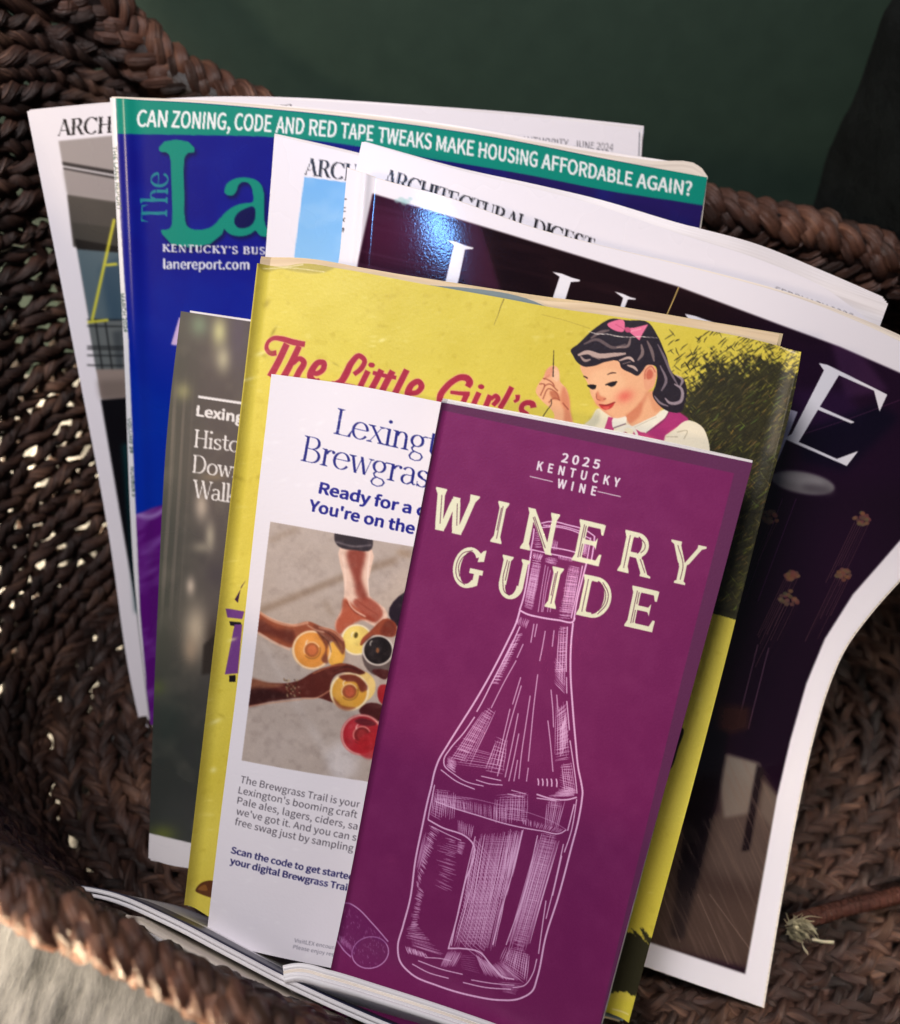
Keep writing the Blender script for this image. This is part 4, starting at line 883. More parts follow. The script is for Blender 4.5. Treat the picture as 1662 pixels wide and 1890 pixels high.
    c.sfill(k((388, 355), (450, 300), (600, 160), (740, 82), (860, 95), (1050, 115), (1130, 230), (1200, 390), (1270, 560), (1350, 600), (1375, 680), (1360, 800), (1320, 880), (1240, 880), (1130, 810), (1085, 730), (1110, 650), (1125, 560), (1110, 490), (1040, 480), (1000, 530), (960, 570), (900, 545), (820, 500), (800, 450), (690, 450), (590, 485), (500, 490), (440, 450), (410, 400)), HB)
    for q, w_, a in (((1130, 300), (1190, 420), (1250, 560), (1300, 650)), 5, .5), (((1150, 480), (1200, 620), (1160, 700)), 5, .55), (((1270, 640), (1330, 680), (1320, 790), (1230, 800), (1190, 760)), 6, .75), (((1280, 560), (1340, 610), (1320, 660)), 5, .7), (((1100, 740), (1150, 800), (1220, 830)), 4, .6):
        c.stroke(k(*q), w_, (190, 172, 178), a, True, True)
    for q, w_, a in ((((450, 395), (520, 370), (640, 400), (760, 390), (860, 380)), 9, .85), (((470, 400), (510, 440), (560, 430)), 5, .7), (((560, 400), (640, 430)), 5, .6), (((800, 440), (900, 420), (930, 450)), 5, .9), (((870, 480), (930, 500), (960, 530)), 5, .85), (((830, 470), (900, 450)), 3, .8), (((560, 250), (640, 200), (720, 180)), 6, .4), (((500, 300), (600, 260), (760, 330), (860, 300)), 6, .35), (((780, 330), (880, 310), (900, 240)), 5, .5), (((990, 300), (1000, 380), (960, 440)), 6, .5), (((1040, 270), (1080, 360), (1100, 450)), 6, .45)):
        c.stroke(k(*q), w_, (214, 186, 172), a, True, True)
    # bow and the crease across the head
    c.fill(smooth(k((700, 130), (760, 100), (840, 95), (850, 160), (840, 190), (770, 185)), 3, True), (228, 112, 148)); c.fill(k((850, 165), (930, 160), (1050, 130), (1000, 215), (975, 268), (900, 205)), (230, 118, 152))
    c.sfill(k((850, 160), (890, 160), (900, 195), (860, 195)), (196, 78, 118)); c.stroke(k((770, 130), (840, 170)), 2, (190, 80, 116), .6); c.stroke(k((900, 190), (990, 170)), 2, (250, 170, 190), .6)
    c.stroke(k((540, 190), (600, 210), (700, 215), (790, 232), (880, 240), (985, 236), (1130, 248)), [.6, 1.6, 1.2, 1.8, 1.0, 1.4, .5], (236, 226, 214), .9)

def book_yellow():
    root = empty('book', W(740, 1770, .345), 'yellow picture book in a worn dust jacket, girl with pink hair bow threading a needle', 'book')
    c = Canvas(330, 455, 1490, 1900, (214, 198, 78))
    n1 = fbm(c.X / 130, c.Y / 130, 1); c.blend(np.clip((n1 - .45) * 2.2, 0, 1) * .4, (206, 186, 52)); c.blend(np.clip((.5 - n1) * 2.2, 0, 1) * .35, (238, 224, 100))
    c.blend(np.clip(fbm(c.X / 14, c.Y / 14, 17, 2) - .70, 0, 1) * 1.2, (178, 156, 40)); c.blend(np.clip(fbm(c.X / 30, c.Y / 9, 23, 2) - .76, 0, 1) * 1.5, (244, 236, 160))
    el = c.X - (480 - (c.Y - 485) * .1144)
    c.blend(np.clip(1 - el / 14, 0, 1) * .45, (196, 176, 70))  # shading of the spine edge, painted as a darker band
    # dark crayon ground at the right
    er = (1472 - (c.Y - 650) * .2486) - c.X
    den = np.clip((c.X - 1226 + (c.Y - 640) * .16) / 100, 0, 1) * np.clip((c.Y - 600 + (c.X - 1235) * .03) / 150, 0, 1)
    den = den * (1 - .22 * np.clip((44 - er) / 40, 0, 1) * np.clip((1010 - c.Y) / 60, 0, 1)) * (c.Y < 1133 + .22 * (c.X - 1320)) * (c.X > 1180)
    xr = c.X * .75 - c.Y * .66; yr = c.X * .66 + c.Y * .75
    nz = .5 * fbm(xr / 4.0, yr / 26, 31, 2) + .5 * fbm(xr / 5.0, yr / 5.0, 37, 2)
    c.blend(np.clip((den * 1.3 - nz) * 4 + .15, 0, 1) * (den > .02), (52, 50, 30))
    rr = np.random.default_rng(3)
    n_ = 0
    while n_ < 4600:
        x, y = rr.uniform(1215, 1460), rr.uniform(600, 1130); L = rr.uniform(7, 22)
        i, j = int(y - c.y0), int(x - c.x0); n_ += 1
        dn = den[i, j]
        if rr.random() > dn * 1.3 + .02: continue
        a = .70 + rr.normal(0, .16) + (1.5 if rr.random() < .12 else 0)
        dk = rr.random() < (.86 if dn < .75 else .66)
        w_ = rr.uniform(1.4, 3.4)
        w_ *= 1 if dk else .7
        c.stroke([(x, y), (x + L * math.cos(a) * .5 + rr.normal(0, 1), y - L * math.sin(a) * .5), (x + L * math.cos(a), y - L * math.sin(a))], w_, (40, 38, 26) if dk else (rr.uniform(130, 200), rr.uniform(122, 186), rr.uniform(50, 84)), rr.uniform(.45, .9) if dk else rr.uniform(.2, .5), False, True)
    c.fill([(1290, 1112), (1420, 1140), (1420, 1146), (1290, 1120)], (40, 38, 24), .9, 1)
    # crayon patch at the foot
    d2 = np.clip((c.Y - 1690) / 60, 0, 1) * np.clip((1842 - c.Y) / 18, 0, 1) * (c.X > 900)
    c.blend(np.clip((d2 - nz) * 6 + .2, 0, 1) * (d2 > .02), (46, 44, 28))
    c.fill([(900, 1848), (1180, 1846), (1180, 1910), (900, 1910)], (212, 198, 66), .9, 2)
    # title lettering with a pale pink edge
    k1, k2 = cv(470, 600, .2166), cv(790, 660, .1384)
    T = []
    def S1(w_, *p): T.append((k1(*p), np.asarray(w_) * .2166))
    def S2(w_, *p): T.append((k2(*p), np.asarray(w_) * .1384))
    S1([46, 40, 36, 30, 36, 44, 50, 46], (188, 236), (140, 240), (104, 205), (112, 150), (160, 112), (230, 116), (320, 142), (432, 164)); S1([56, 56, 58], (276, 160), (200, 320), (134, 440)); S1([50, 54, 58], (382, 180), (310, 330), (240, 460))
    S1([30, 44, 52, 52], (330, 330), (390, 285), (420, 310), (380, 400), (350, 460)); S1([40, 44, 48, 46, 52, 56, 50, 40], (470, 400), (540, 410), (590, 370), (590, 320), (550, 318), (500, 370), (478, 440), (520, 480), (560, 470))
    S1([38, 44, 40, 44, 52, 60, 56, 50], (850, 420), (915, 365), (940, 300), (895, 262), (830, 320), (780, 420), (740, 480), (700, 500)); S1(26, (660, 490), (760, 505), (860, 525))
    S1(48, (970, 390), (930, 470), (890, 550)); S1(52, (1085, 380), (1040, 470), (990, 560)); S1(54, (1180, 390), (1130, 480), (1080, 580)); S1(34, (1010, 405), (1110, 430), (1210, 448)); S1(52, (1300, 380), (1250, 480), (1190, 600))
    S1([40, 44, 50, 46, 50, 56, 50], (1310, 580), (1390, 570), (1425, 520), (1400, 480), (1350, 500), (1310, 570), (1310, 640))
    S2([80, 90, 88, 84, 80, 84, 84, 84], (530, 390), (560, 330), (530, 280), (450, 262), (340, 310), (240, 400), (170, 500), (160, 640)); S2([44, 52, 60], (300, 460), (420, 474), (560, 484)); S2([74, 70], (520, 490), (470, 600), (420, 700))
    S2(72, (684, 464), (630, 580), (580, 700)); S2(74, (835, 500), (790, 610), (740, 720)); S2([40, 60, 70, 60], (840, 560), (910, 510), (935, 540), (870, 640)); S2(70, (1122, 390), (1050, 530), (960, 680))
    S2([66, 50, 34], (1200, 495), (1195, 560), (1150, 590)); S2([80, 78, 70, 66, 70, 76], (1410, 670), (1400, 620), (1340, 600), (1260, 640), (1250, 690), (1330, 770))
    for p, w_ in T: c.stroke(p, w_ + 2.6, (232, 160, 140), .6)
    for p, w_ in T: c.stroke(p, w_, (166, 34, 62))
    for kk, p, r in ((k1, (1000, 340), 5.6), (k2, (712, 388), 5.4)): c.ell(*kk(p)[0], r * 1.1, r * .85, (166, 34, 62), 1, 10)
    picture_girl(c)
    # small things peeping out at the left edge
    c.fill([(446, 1082), (440, 1112), (434, 1106), (455, 1070)], (56, 22, 62)); c.fill([(418, 1122), (452, 1128), (448, 1142), (421, 1139)], (112, 62, 132)); c.fill([(424, 1146), (446, 1148), (446, 1156), (426, 1154)], (26, 20, 26)); c.fill([(434, 1152), (448, 1152), (440, 1242), (416, 1244)], (112, 62, 132)); c.fill([(424, 1246), (436, 1245), (436, 1258), (424, 1258)], (26, 20, 26))
    c.sfill([(362, 1642), (370, 1630), (390, 1624), (420, 1640), (400, 1656), (378, 1652)], (88, 48, 24)); c.sfill([(366, 1640), (380, 1632), (384, 1642)], (140, 90, 40), .8)
    c.sfill([(1262, 1345), (1252, 1380), (1236, 1420), (1200, 1430), (1200, 1350)], (22, 18, 22))
    # tears, creases, stains
    c.stroke([(931, 551), (925, 565), (920, 580), (912, 600)], [1.8, 1.4, 1, .6], (110, 92, 40), .9); c.stroke([(1000, 580), (1040, 590), (1090, 606)], 1.0, (170, 150, 60), .8)
    c.sfill([(476, 480), (500, 474), (560, 484), (624, 490), (612, 498), (540, 500), (520, 496), (486, 500)], (150, 136, 64), .55, 1); c.stroke([(486, 496), (530, 494), (600, 502)], 1.4, (240, 232, 180), .8)
    for x, y, rx, ry, a in ((492, 560, 5, 9, .5), (505, 612, 3, 10, .6), (486, 655, 8, 4, .5), (500, 650, 6, 5, .4), (620, 672, 7, 2, .4), (440, 880, 16, 4, .35), (478, 880, 4, 6, .3), (410, 1320, 8, 3, .3)): c.glow(x, y, rx, ry, (150, 132, 40), a, 30)
    for x, y, rx, ry in ((482, 652, 10, 4), (706, 628, 7, 3), (430, 1180, 8, 3), (400, 1330, 10, 4), (395, 1420, 6, 5), (460, 700, 12, 3)): c.glow(x, y, rx, ry, (246, 240, 170), .6, -20)
    for q in (((486, 486), (520, 492), (560, 488)), ((1440, 640), (1466, 652)), ((1160, 1870), (1130, 1862))): c.stroke(list(q), 2.2, (236, 222, 190), .7)
    c.a += ((np.random.default_rng(5).random(c.a.shape[:2]) - .5) * 9)[..., None].astype(np.float32)
    top = [(478, 487), (520, 491), (560, 486), (624, 495), (780, 524), (929, 550), (1020, 567), (1110, 580), (1286, 606), (1421, 634), (1474, 650)]
    s = Sheet(top, [(345, 1662), (360, 1674), (700, 1768), (1000, 1838), (1120, 1868), (1160, 1884)], [(478, 487), (455, 690), (416, 1040), (345, 1662)], [(1474, 650), (1468, 690), (1400, 960), (1330, 1240), (1160, 1884)], zof(P_book))
    edge = lambda px, py: .0022 * np.clip(1 - ((1474 - (py - 650) * .2486) - px) / 30, 0, 1) ** 2 + .0025 * np.clip(1 - (px - (480 - (py - 485) * .1144)) / 22, 0, 1) ** 2 + .0006 * np.sin(px / 120 + py / 310)
    cover_obj('dust_jacket', s, c, M['jacket'], root, 1.45, hump=edge)
    sb = Sheet([(490, 492), (640, 503), (800, 527), (860, 531), (985, 555), (1010, 566), (1200, 598), (1430, 640), (1462, 652)], [(350, 1668), (1150, 1884)], [(490, 492), (350, 1668)], [(1462, 652), (1150, 1884)], zof(P_book, .003))
    block_obj('board', sb, 0, .002, flat_mat('blue_grey_cloth_board', (124, 140, 144), .7), root, like=s)
    sp = Sheet([(483, 479), (560, 478), (604, 484), (834, 524), (990, 553), (1110, 562), (1290, 592), (1438, 617)], [(352, 1660), (1140, 1880)], [(483, 479), (352, 1660)], [(1438, 617), (1140, 1880)], zof(P_book, .0055))
    block_obj('pages', sp, 0, .008, M['cream'], root, like=s)
    sk = Sheet([(484, 474), (560, 476), (700, 500), (834, 521), (1000, 546), (1110, 560), (1290, 590), (1445, 616)], [(352, 1662), (1144, 1886)], [(484, 474), (352, 1662)], [(1445, 616), (1144, 1886)], zof(P_book, .0138))
    block_obj('back_board', sk, 0, .0022, flat_mat('yellowed_back_board', (214, 192, 150), .6), root, like=s)
book_yellow()

# ---- white brewery trail card
def flyer():
    root = empty('flyer', W(560, 1770, .335), 'white trail flyer with blue serif heading and a photo of hands clinking glasses', 'flyer')
    c = Canvas(360, 670, 1010, 1860, (232, 228, 234), 1.2)
    BL = (14, 22, 120); BB = (16, 20, 132)
    serif(c, 'Lexington', (614, 800), (53, 11.8), (8.2, -47), BL, T=.095, t=.026, Sf=.085, xh=.66, track=-.045)
    serif(c, 'Brewgrass', (553, 850), (53, 11.6), (8.2, -46.5), BL, T=.095, t=.026, Sf=.085, xh=.66, track=-.045)
    sans(c, 'Ready for a craft beer?', (589, 910), (932, 986), (3.6, -19.5), BB, bold=.034); sans(c, "You're on the right track", (570, 942), (924, 1021), (3.6, -19.5), BB, bold=.034)
    # the photo
    k = cv(430, 960, .26455)
    ph = [(499, 963), (760, 1008), (900, 1032), (840, 1480), (670, 1442), (446, 1404)]
    A = Canvas(430, 940, 930, 1500, (180, 166, 156), 1.2)
    A.blend(np.clip((fbm(A.X / 90, A.Y / 90, 12) - .4) * 1.6, 0, 1) * .6, (196, 184, 178)); A.blend(np.clip((A.Y - 1060) / 90, 0, 1) * np.clip((1240 - A.Y) / 120, 0, 1) * .35, (168, 150, 136))
    for q, w_, col, a in ((((180, 640), (420, 540), (760, 400), (1150, 270)), 34, (134, 112, 92), .9), (((250, 150), (330, 110), (460, 60)), 26, (150, 130, 112), .8), (((200, 850), (330, 1080), (420, 1200)), 24, (204, 194, 186), .6), (((420, 1260), (640, 1600), (760, 1820)), 46, (198, 188, 182), .7), (((640, 560), (700, 660)), 24, (146, 126, 106), .6), (((1150, 220), (1250, 240)), 40, (150, 124, 96), .7)):
        A.fill(ribbon(smooth(k(*q), 8), w_ * .2646), col, a, 5)
    A.fill(smooth(k((700, 1560), (840, 1580), (860, 1760), (740, 1830), (660, 1700)), 5, True), (218, 212, 212), .7, 9); A.fill(smooth(k((960, 560), (1060, 470), (1230, 330), (1240, 700), (1100, 640)), 5, True), (196, 180, 166), .6, 8)
    A.fill(smooth(k((110, 1300), (420, 1300), (700, 1280), (600, 1400), (300, 1500)), 5, True), (168, 154, 144), .5, 10)
    SKL, SKM, SKD = (224, 178, 152), (150, 78, 52), (84, 34, 26)
    # top arm
    A.fill(smooth(k((750, 190), (970, 190), (955, 520), (1080, 640), (1060, 740), (980, 730), (900, 690), (790, 720), (730, 780), (715, 730), (770, 600), (780, 430)), 4, True), (232, 198, 178), 1, 0)
    A.fill(smooth(k((810, 200), (920, 200), (900, 400), (940, 560), (880, 540), (850, 420)), 4, True), (130, 50, 38), .9, 3); A.fill(smooth(k((780, 540), (860, 600), (1000, 700), (900, 690), (730, 790), (720, 720), (760, 640)), 4, True), (172, 76, 50), .9, 2); A.fill(smooth(k((840, 560), (960, 540), (1050, 660), (1000, 710), (900, 640)), 4, True), (150, 58, 42), .8, 2)
    A.stroke(k((800, 520), (830, 600), (930, 670)), 3, (240, 206, 186), .7)
    A.fill(smooth(k((712, 90), (980, 130), (970, 200), (850, 205), (740, 180), (716, 150)), 4, True), (44, 36, 44)); A.stroke(k((720, 150), (850, 180), (970, 170)), 3, (110, 100, 106), .8)
    # glass at the top
    def glass(x, y, r, col, rim, core, a=1.0):
        X, Y = k((x, y))[0]; R = r * .2646
        A.ell(X, Y, R * 1.06, R * 1.04, rim, .95); A.ell(X, Y, R * .93, R * .93, col, a); A.ell(X - R * .25, Y - R * .2, R * .5, R * .6, tuple(min(255, q + 26) for q in col), .5, 0, 3); A.stroke(ellipse(X, Y, R * .98, R * .98, 0, 30), 1.0, (250, 240, 220), .7, False)
        if core: A.ell(X, Y, R * .38, R * .38, tuple(int(q * .8) for q in core), .9); A.ell(X + .5, Y, R * .24, R * .26, core, 1); A.stroke(ellipse(X, Y, R * .42, R * .42, 0, 20, 150, 340), 1.4, (250, 226, 200), .8, False); A.stroke(ellipse(X, Y, R * .46, R * .46, 0, 20, -20, 140), 1.2, (70, 34, 24), .7, False)
    glass(868, 830, 105, (238, 208, 110), (246, 230, 190), None); A.ell(*k((862, 798))[0], 3.6, 5.6, (90, 76, 30), 1, 10)
    # left arm and hand, amber glass
    A.fill(smooth(k((170, 640), (260, 690), (420, 730), (530, 705), (620, 740), (720, 770), (780, 840), (775, 930), (750, 900), (700, 830), (640, 800), (600, 860), (480, 880), (380, 890), (250, 830), (150, 760)), 4, True), SKM)
    A.fill(smooth(k((170, 700), (300, 760), (430, 780), (420, 860), (280, 810), (160, 770)), 4, True), (92, 36, 28), .9, 3); A.stroke(k((180, 645), (270, 700), (420, 735), (530, 712)), 5, (216, 160, 130), .75); A.stroke(k((170, 790), (290, 860), (400, 905)), 5, (228, 186, 160), .7)
    A.ell(*k((720, 930))[0], 17, 24, (236, 176, 70), .95); glass(552, 905, 132, (222, 146, 64), (240, 200, 150), (206, 112, 66))
    A.fill(smooth(k((560, 730), (660, 760), (740, 800), (780, 850), (770, 935), (740, 900), (690, 840), (660, 900), (660, 1000), (620, 980), (650, 900), (600, 800)), 4, True), (112, 56, 42), .85, 1); A.stroke(k((600, 745), (700, 775), (775, 840)), 2.4, (212, 150, 120), .7); A.stroke(k((520, 730), (570, 760), (640, 780)), 3, (214, 170, 144), .6)
    # right hand and dark glass
    A.fill(smooth(k((1090, 650), (1200, 500), (1260, 480), (1240, 780), (1130, 720)), 4, True), (30, 18, 34)); A.fill(smooth(k((1080, 680), (1140, 720), (1140, 800), (980, 800), (890, 870), (900, 830), (960, 770)), 4, True), (150, 70, 46)); A.fill(smooth(k((1090, 690), (1140, 740), (1130, 800), (1030, 790)), 4, True), (104, 40, 30), .8, 2)
    A.fill(smooth(k((910, 900), (920, 1010), (990, 1080), (1110, 1060), (1130, 900)), 4, True), (92, 78, 76)); glass(1015, 905, 104, (20, 14, 18), (206, 198, 192), None); A.ell(*k((1012, 905))[0], 3, 5, (130, 80, 50)); A.fill(smooth(k((970, 1050), (1100, 1060), (1070, 1110), (1000, 1080)), 4, True), (70, 24, 26))
    # lower arm, bracelet, golden glass
    A.ell(*k((880, 1160))[0], 31, 30, (240, 206, 120), .9); A.fill(smooth(k((100, 1120), (240, 1140), (460, 1120), (560, 1060), (660, 1020), (780, 995), (880, 1030), (925, 1065), (900, 1075), (780, 1060), (720, 1080), (680, 1160), (720, 1270), (600, 1240), (480, 1240), (250, 1270), (90, 1300)), 4, True), (88, 34, 28))
    A.fill(smooth(k((100, 1120), (250, 1140), (360, 1150), (250, 1180), (100, 1180)), 4, True), (140, 88, 64), .9, 2); A.fill(smooth(k((100, 1200), (300, 1190), (420, 1230), (250, 1268), (90, 1295)), 4, True), (46, 16, 16), .9, 3); A.stroke(k((560, 1070), (680, 1020), (790, 1000)), 2.5, (200, 120, 80), .6); A.stroke(k((480, 1245), (580, 1240), (690, 1180)), 2.5, (214, 150, 116), .7); A.stroke(k((110, 1305), (260, 1280), (480, 1250)), 3, (206, 150, 120), .6)
    for i in range(60):
        t, u = random.random(), random.random(); x = 350 + t * 100 + u * 30; y = 1110 + u * 130 - t * 6
        A.ell(*k((x, y))[0], 1.5, 1.2, random.choice([(140, 110, 80), (60, 44, 30), (190, 166, 130)]), .9)
    glass(815, 1195, 130, (216, 158, 60), (244, 222, 170), (190, 90, 60)); A.fill(smooth(k((740, 1090), (860, 1080), (940, 1180), (900, 1200), (860, 1130), (780, 1120)), 4, True), (96, 30, 30), .85, 1); A.fill(smooth(k((700, 1230), (760, 1290), (860, 1310), (800, 1330), (720, 1290)), 4, True), (130, 60, 40), .7, 1)
    # red glass
    A.fill(smooth(k((880, 1330), (930, 1280), (1060, 1310), (1060, 1400), (960, 1390)), 4, True), (70, 24, 26)); A.fill(smooth(k((1030, 1150), (1080, 1150), (1060, 1300), (1020, 1260)), 4, True), (160, 30, 40)); glass(900, 1500, 140, (172, 34, 46), (206, 110, 110), (150, 40, 44)); A.ell(*k((960, 1580))[0], 24, 24, (178, 32, 42), .8, 0, 2); A.fill(smooth(k((850, 1400), (900, 1380), (1000, 1430), (950, 1440)), 4, True), (90, 26, 36), .9, 1)
    for q, w_, cl, al in ((((640, 770), (700, 810), (760, 900)), 2.2, (60, 22, 18), .8), (((600, 790), (670, 850), (690, 920)), 2.0, (66, 26, 20), .8), (((560, 760), (620, 800), (650, 870)), 1.6, (70, 30, 22), .6), (((700, 1055), (800, 1020), (900, 1060)), 2.0, (44, 14, 12), .8), (((690, 1090), (780, 1050), (860, 1070)), 1.6, (50, 16, 14), .7),
                          (((790, 560), (860, 640), (960, 690)), 2.0, (110, 40, 28), .7), (((850, 540), (930, 600), (1020, 660)), 1.8, (120, 44, 30), .6), (((990, 790), (940, 830), (900, 870)), 2.0, (70, 26, 20), .8), (((620, 738), (720, 772), (778, 838)), 1.4, (236, 186, 160), .7), (((200, 655), (300, 700), (440, 735)), 1.6, (240, 196, 170), .6), (((960, 220), (945, 400), (955, 530)), 2.6, (250, 228, 214), .8), (((765, 220), (790, 400), (790, 520)), 2.0, (246, 220, 204), .7)):
        A.stroke(k(*q), w_, cl, al, True, True)
    for x, y in ((530, 860), (790, 1140), (850, 800), (980, 860), (880, 1450)): A.stroke(ellipse(*k((x, y))[0], 5, 6, 0, 12, 150, 260), 1.6, (255, 250, 236), .9, False)
    A.blend(np.clip((fbm(A.X / 9, A.Y / 9, 77, 3) - .5) * .24, 0, 1), (255, 236, 220)); A.blend(np.clip((.5 - fbm(A.X / 12, A.Y / 12, 78, 3)) * .28, 0, 1), (40, 22, 20)); A.blur(.8)
    A.a += ((np.random.default_rng(15).random(A.a.shape[:2]) - .5) * 10)[..., None].astype(np.float32)
    m = c.mask(ph); yy, xx = np.nonzero(m > 0); px, py = c.X[yy, xx], c.Y[yy, xx]; mm = m[yy, xx][:, None]
    c.a[yy, xx] = c.a[yy, xx] * (1 - mm) + A.sample(px, py) * mm
    # body text
    DK = (62, 56, 66)
    bx = cv(400, 1400, .2116)
    for body, b0, b1, cap in (('The Brewgrass Trail is your guide to', (205, 208), (1245, 432), 58), ("Lexington's booming craft beer scene", (190, 300), (1222, 520), 58), ('Pale ales, lagers, ciders, sa', (180, 390), (1225, 622), 58), ("we've got it. And you can s", (172, 482), (1215, 718), 58), ('free swag just by sampling', (160, 572), (1190, 810), 58)):
        n_ = {'The': 'The Brewgrass Trail is your', "Lex": "Lexington's booming craft"}.get(body[:3], body)
        sans(c, n_, bx(b0)[0], bx(b1)[0], (2.4, -cap * .2116), DK, bold=-.002)
    for body, b0, b1 in (('Scan the code to get started', (128, 820), (1190, 1060)), ('your digital Brewgrass Trail', (118, 912), (1160, 1156))): sans(c, body, bx(b0)[0], bx(b1)[0], (2.3, -11.6), (26, 24, 96), bold=.022)
    for body, b0, b1 in (('VisitLEX encourages', (678, 1598), (1120, 1690)), ('Please enjoy responsibly', (668, 1655), (1210, 1776))): sans(c, body, bx(b0)[0], bx(b1)[0], (1.4, -7), (104, 100, 116))
    for _ in range(70):  # specular flecks on the card, painted as pale spots
        x, y = random.uniform(380, 700), random.choice([random.uniform(690, 950), random.uniform(1450, 1790), random.uniform(1450, 1790)]); c.glow(x, y, random.uniform(3, 9), random.uniform(1.5, 4), (244, 242, 246), .35, random.uniform(-30, 30))
    s = Sheet([(500, 690), (660, 712), (815, 742), (950, 768)], [(380, 1735), (608, 1788), (800, 1835)], [(500, 690), (444, 1200), (380, 1735)], [(950, 768), (800, 1835)], zof(P_book, -.0052))
    wv = lambda px, py: .0007 * np.sin(px / 70 + py / 240) + .0005 * np.sin(py / 90 - px / 160)
    cover_obj('front_sheet', s, c, M['satin'], root, 1.35, hump=wv)
    s2 = Sheet(*[[(x + .4, y + .3) for x, y in q] for q in s.o], zof(P_book, -.0044)); block_obj('back_sheet', s2, 0, .0003, flat_mat('white_card_back', (232, 228, 234), .5), root, like=s)
flyer()

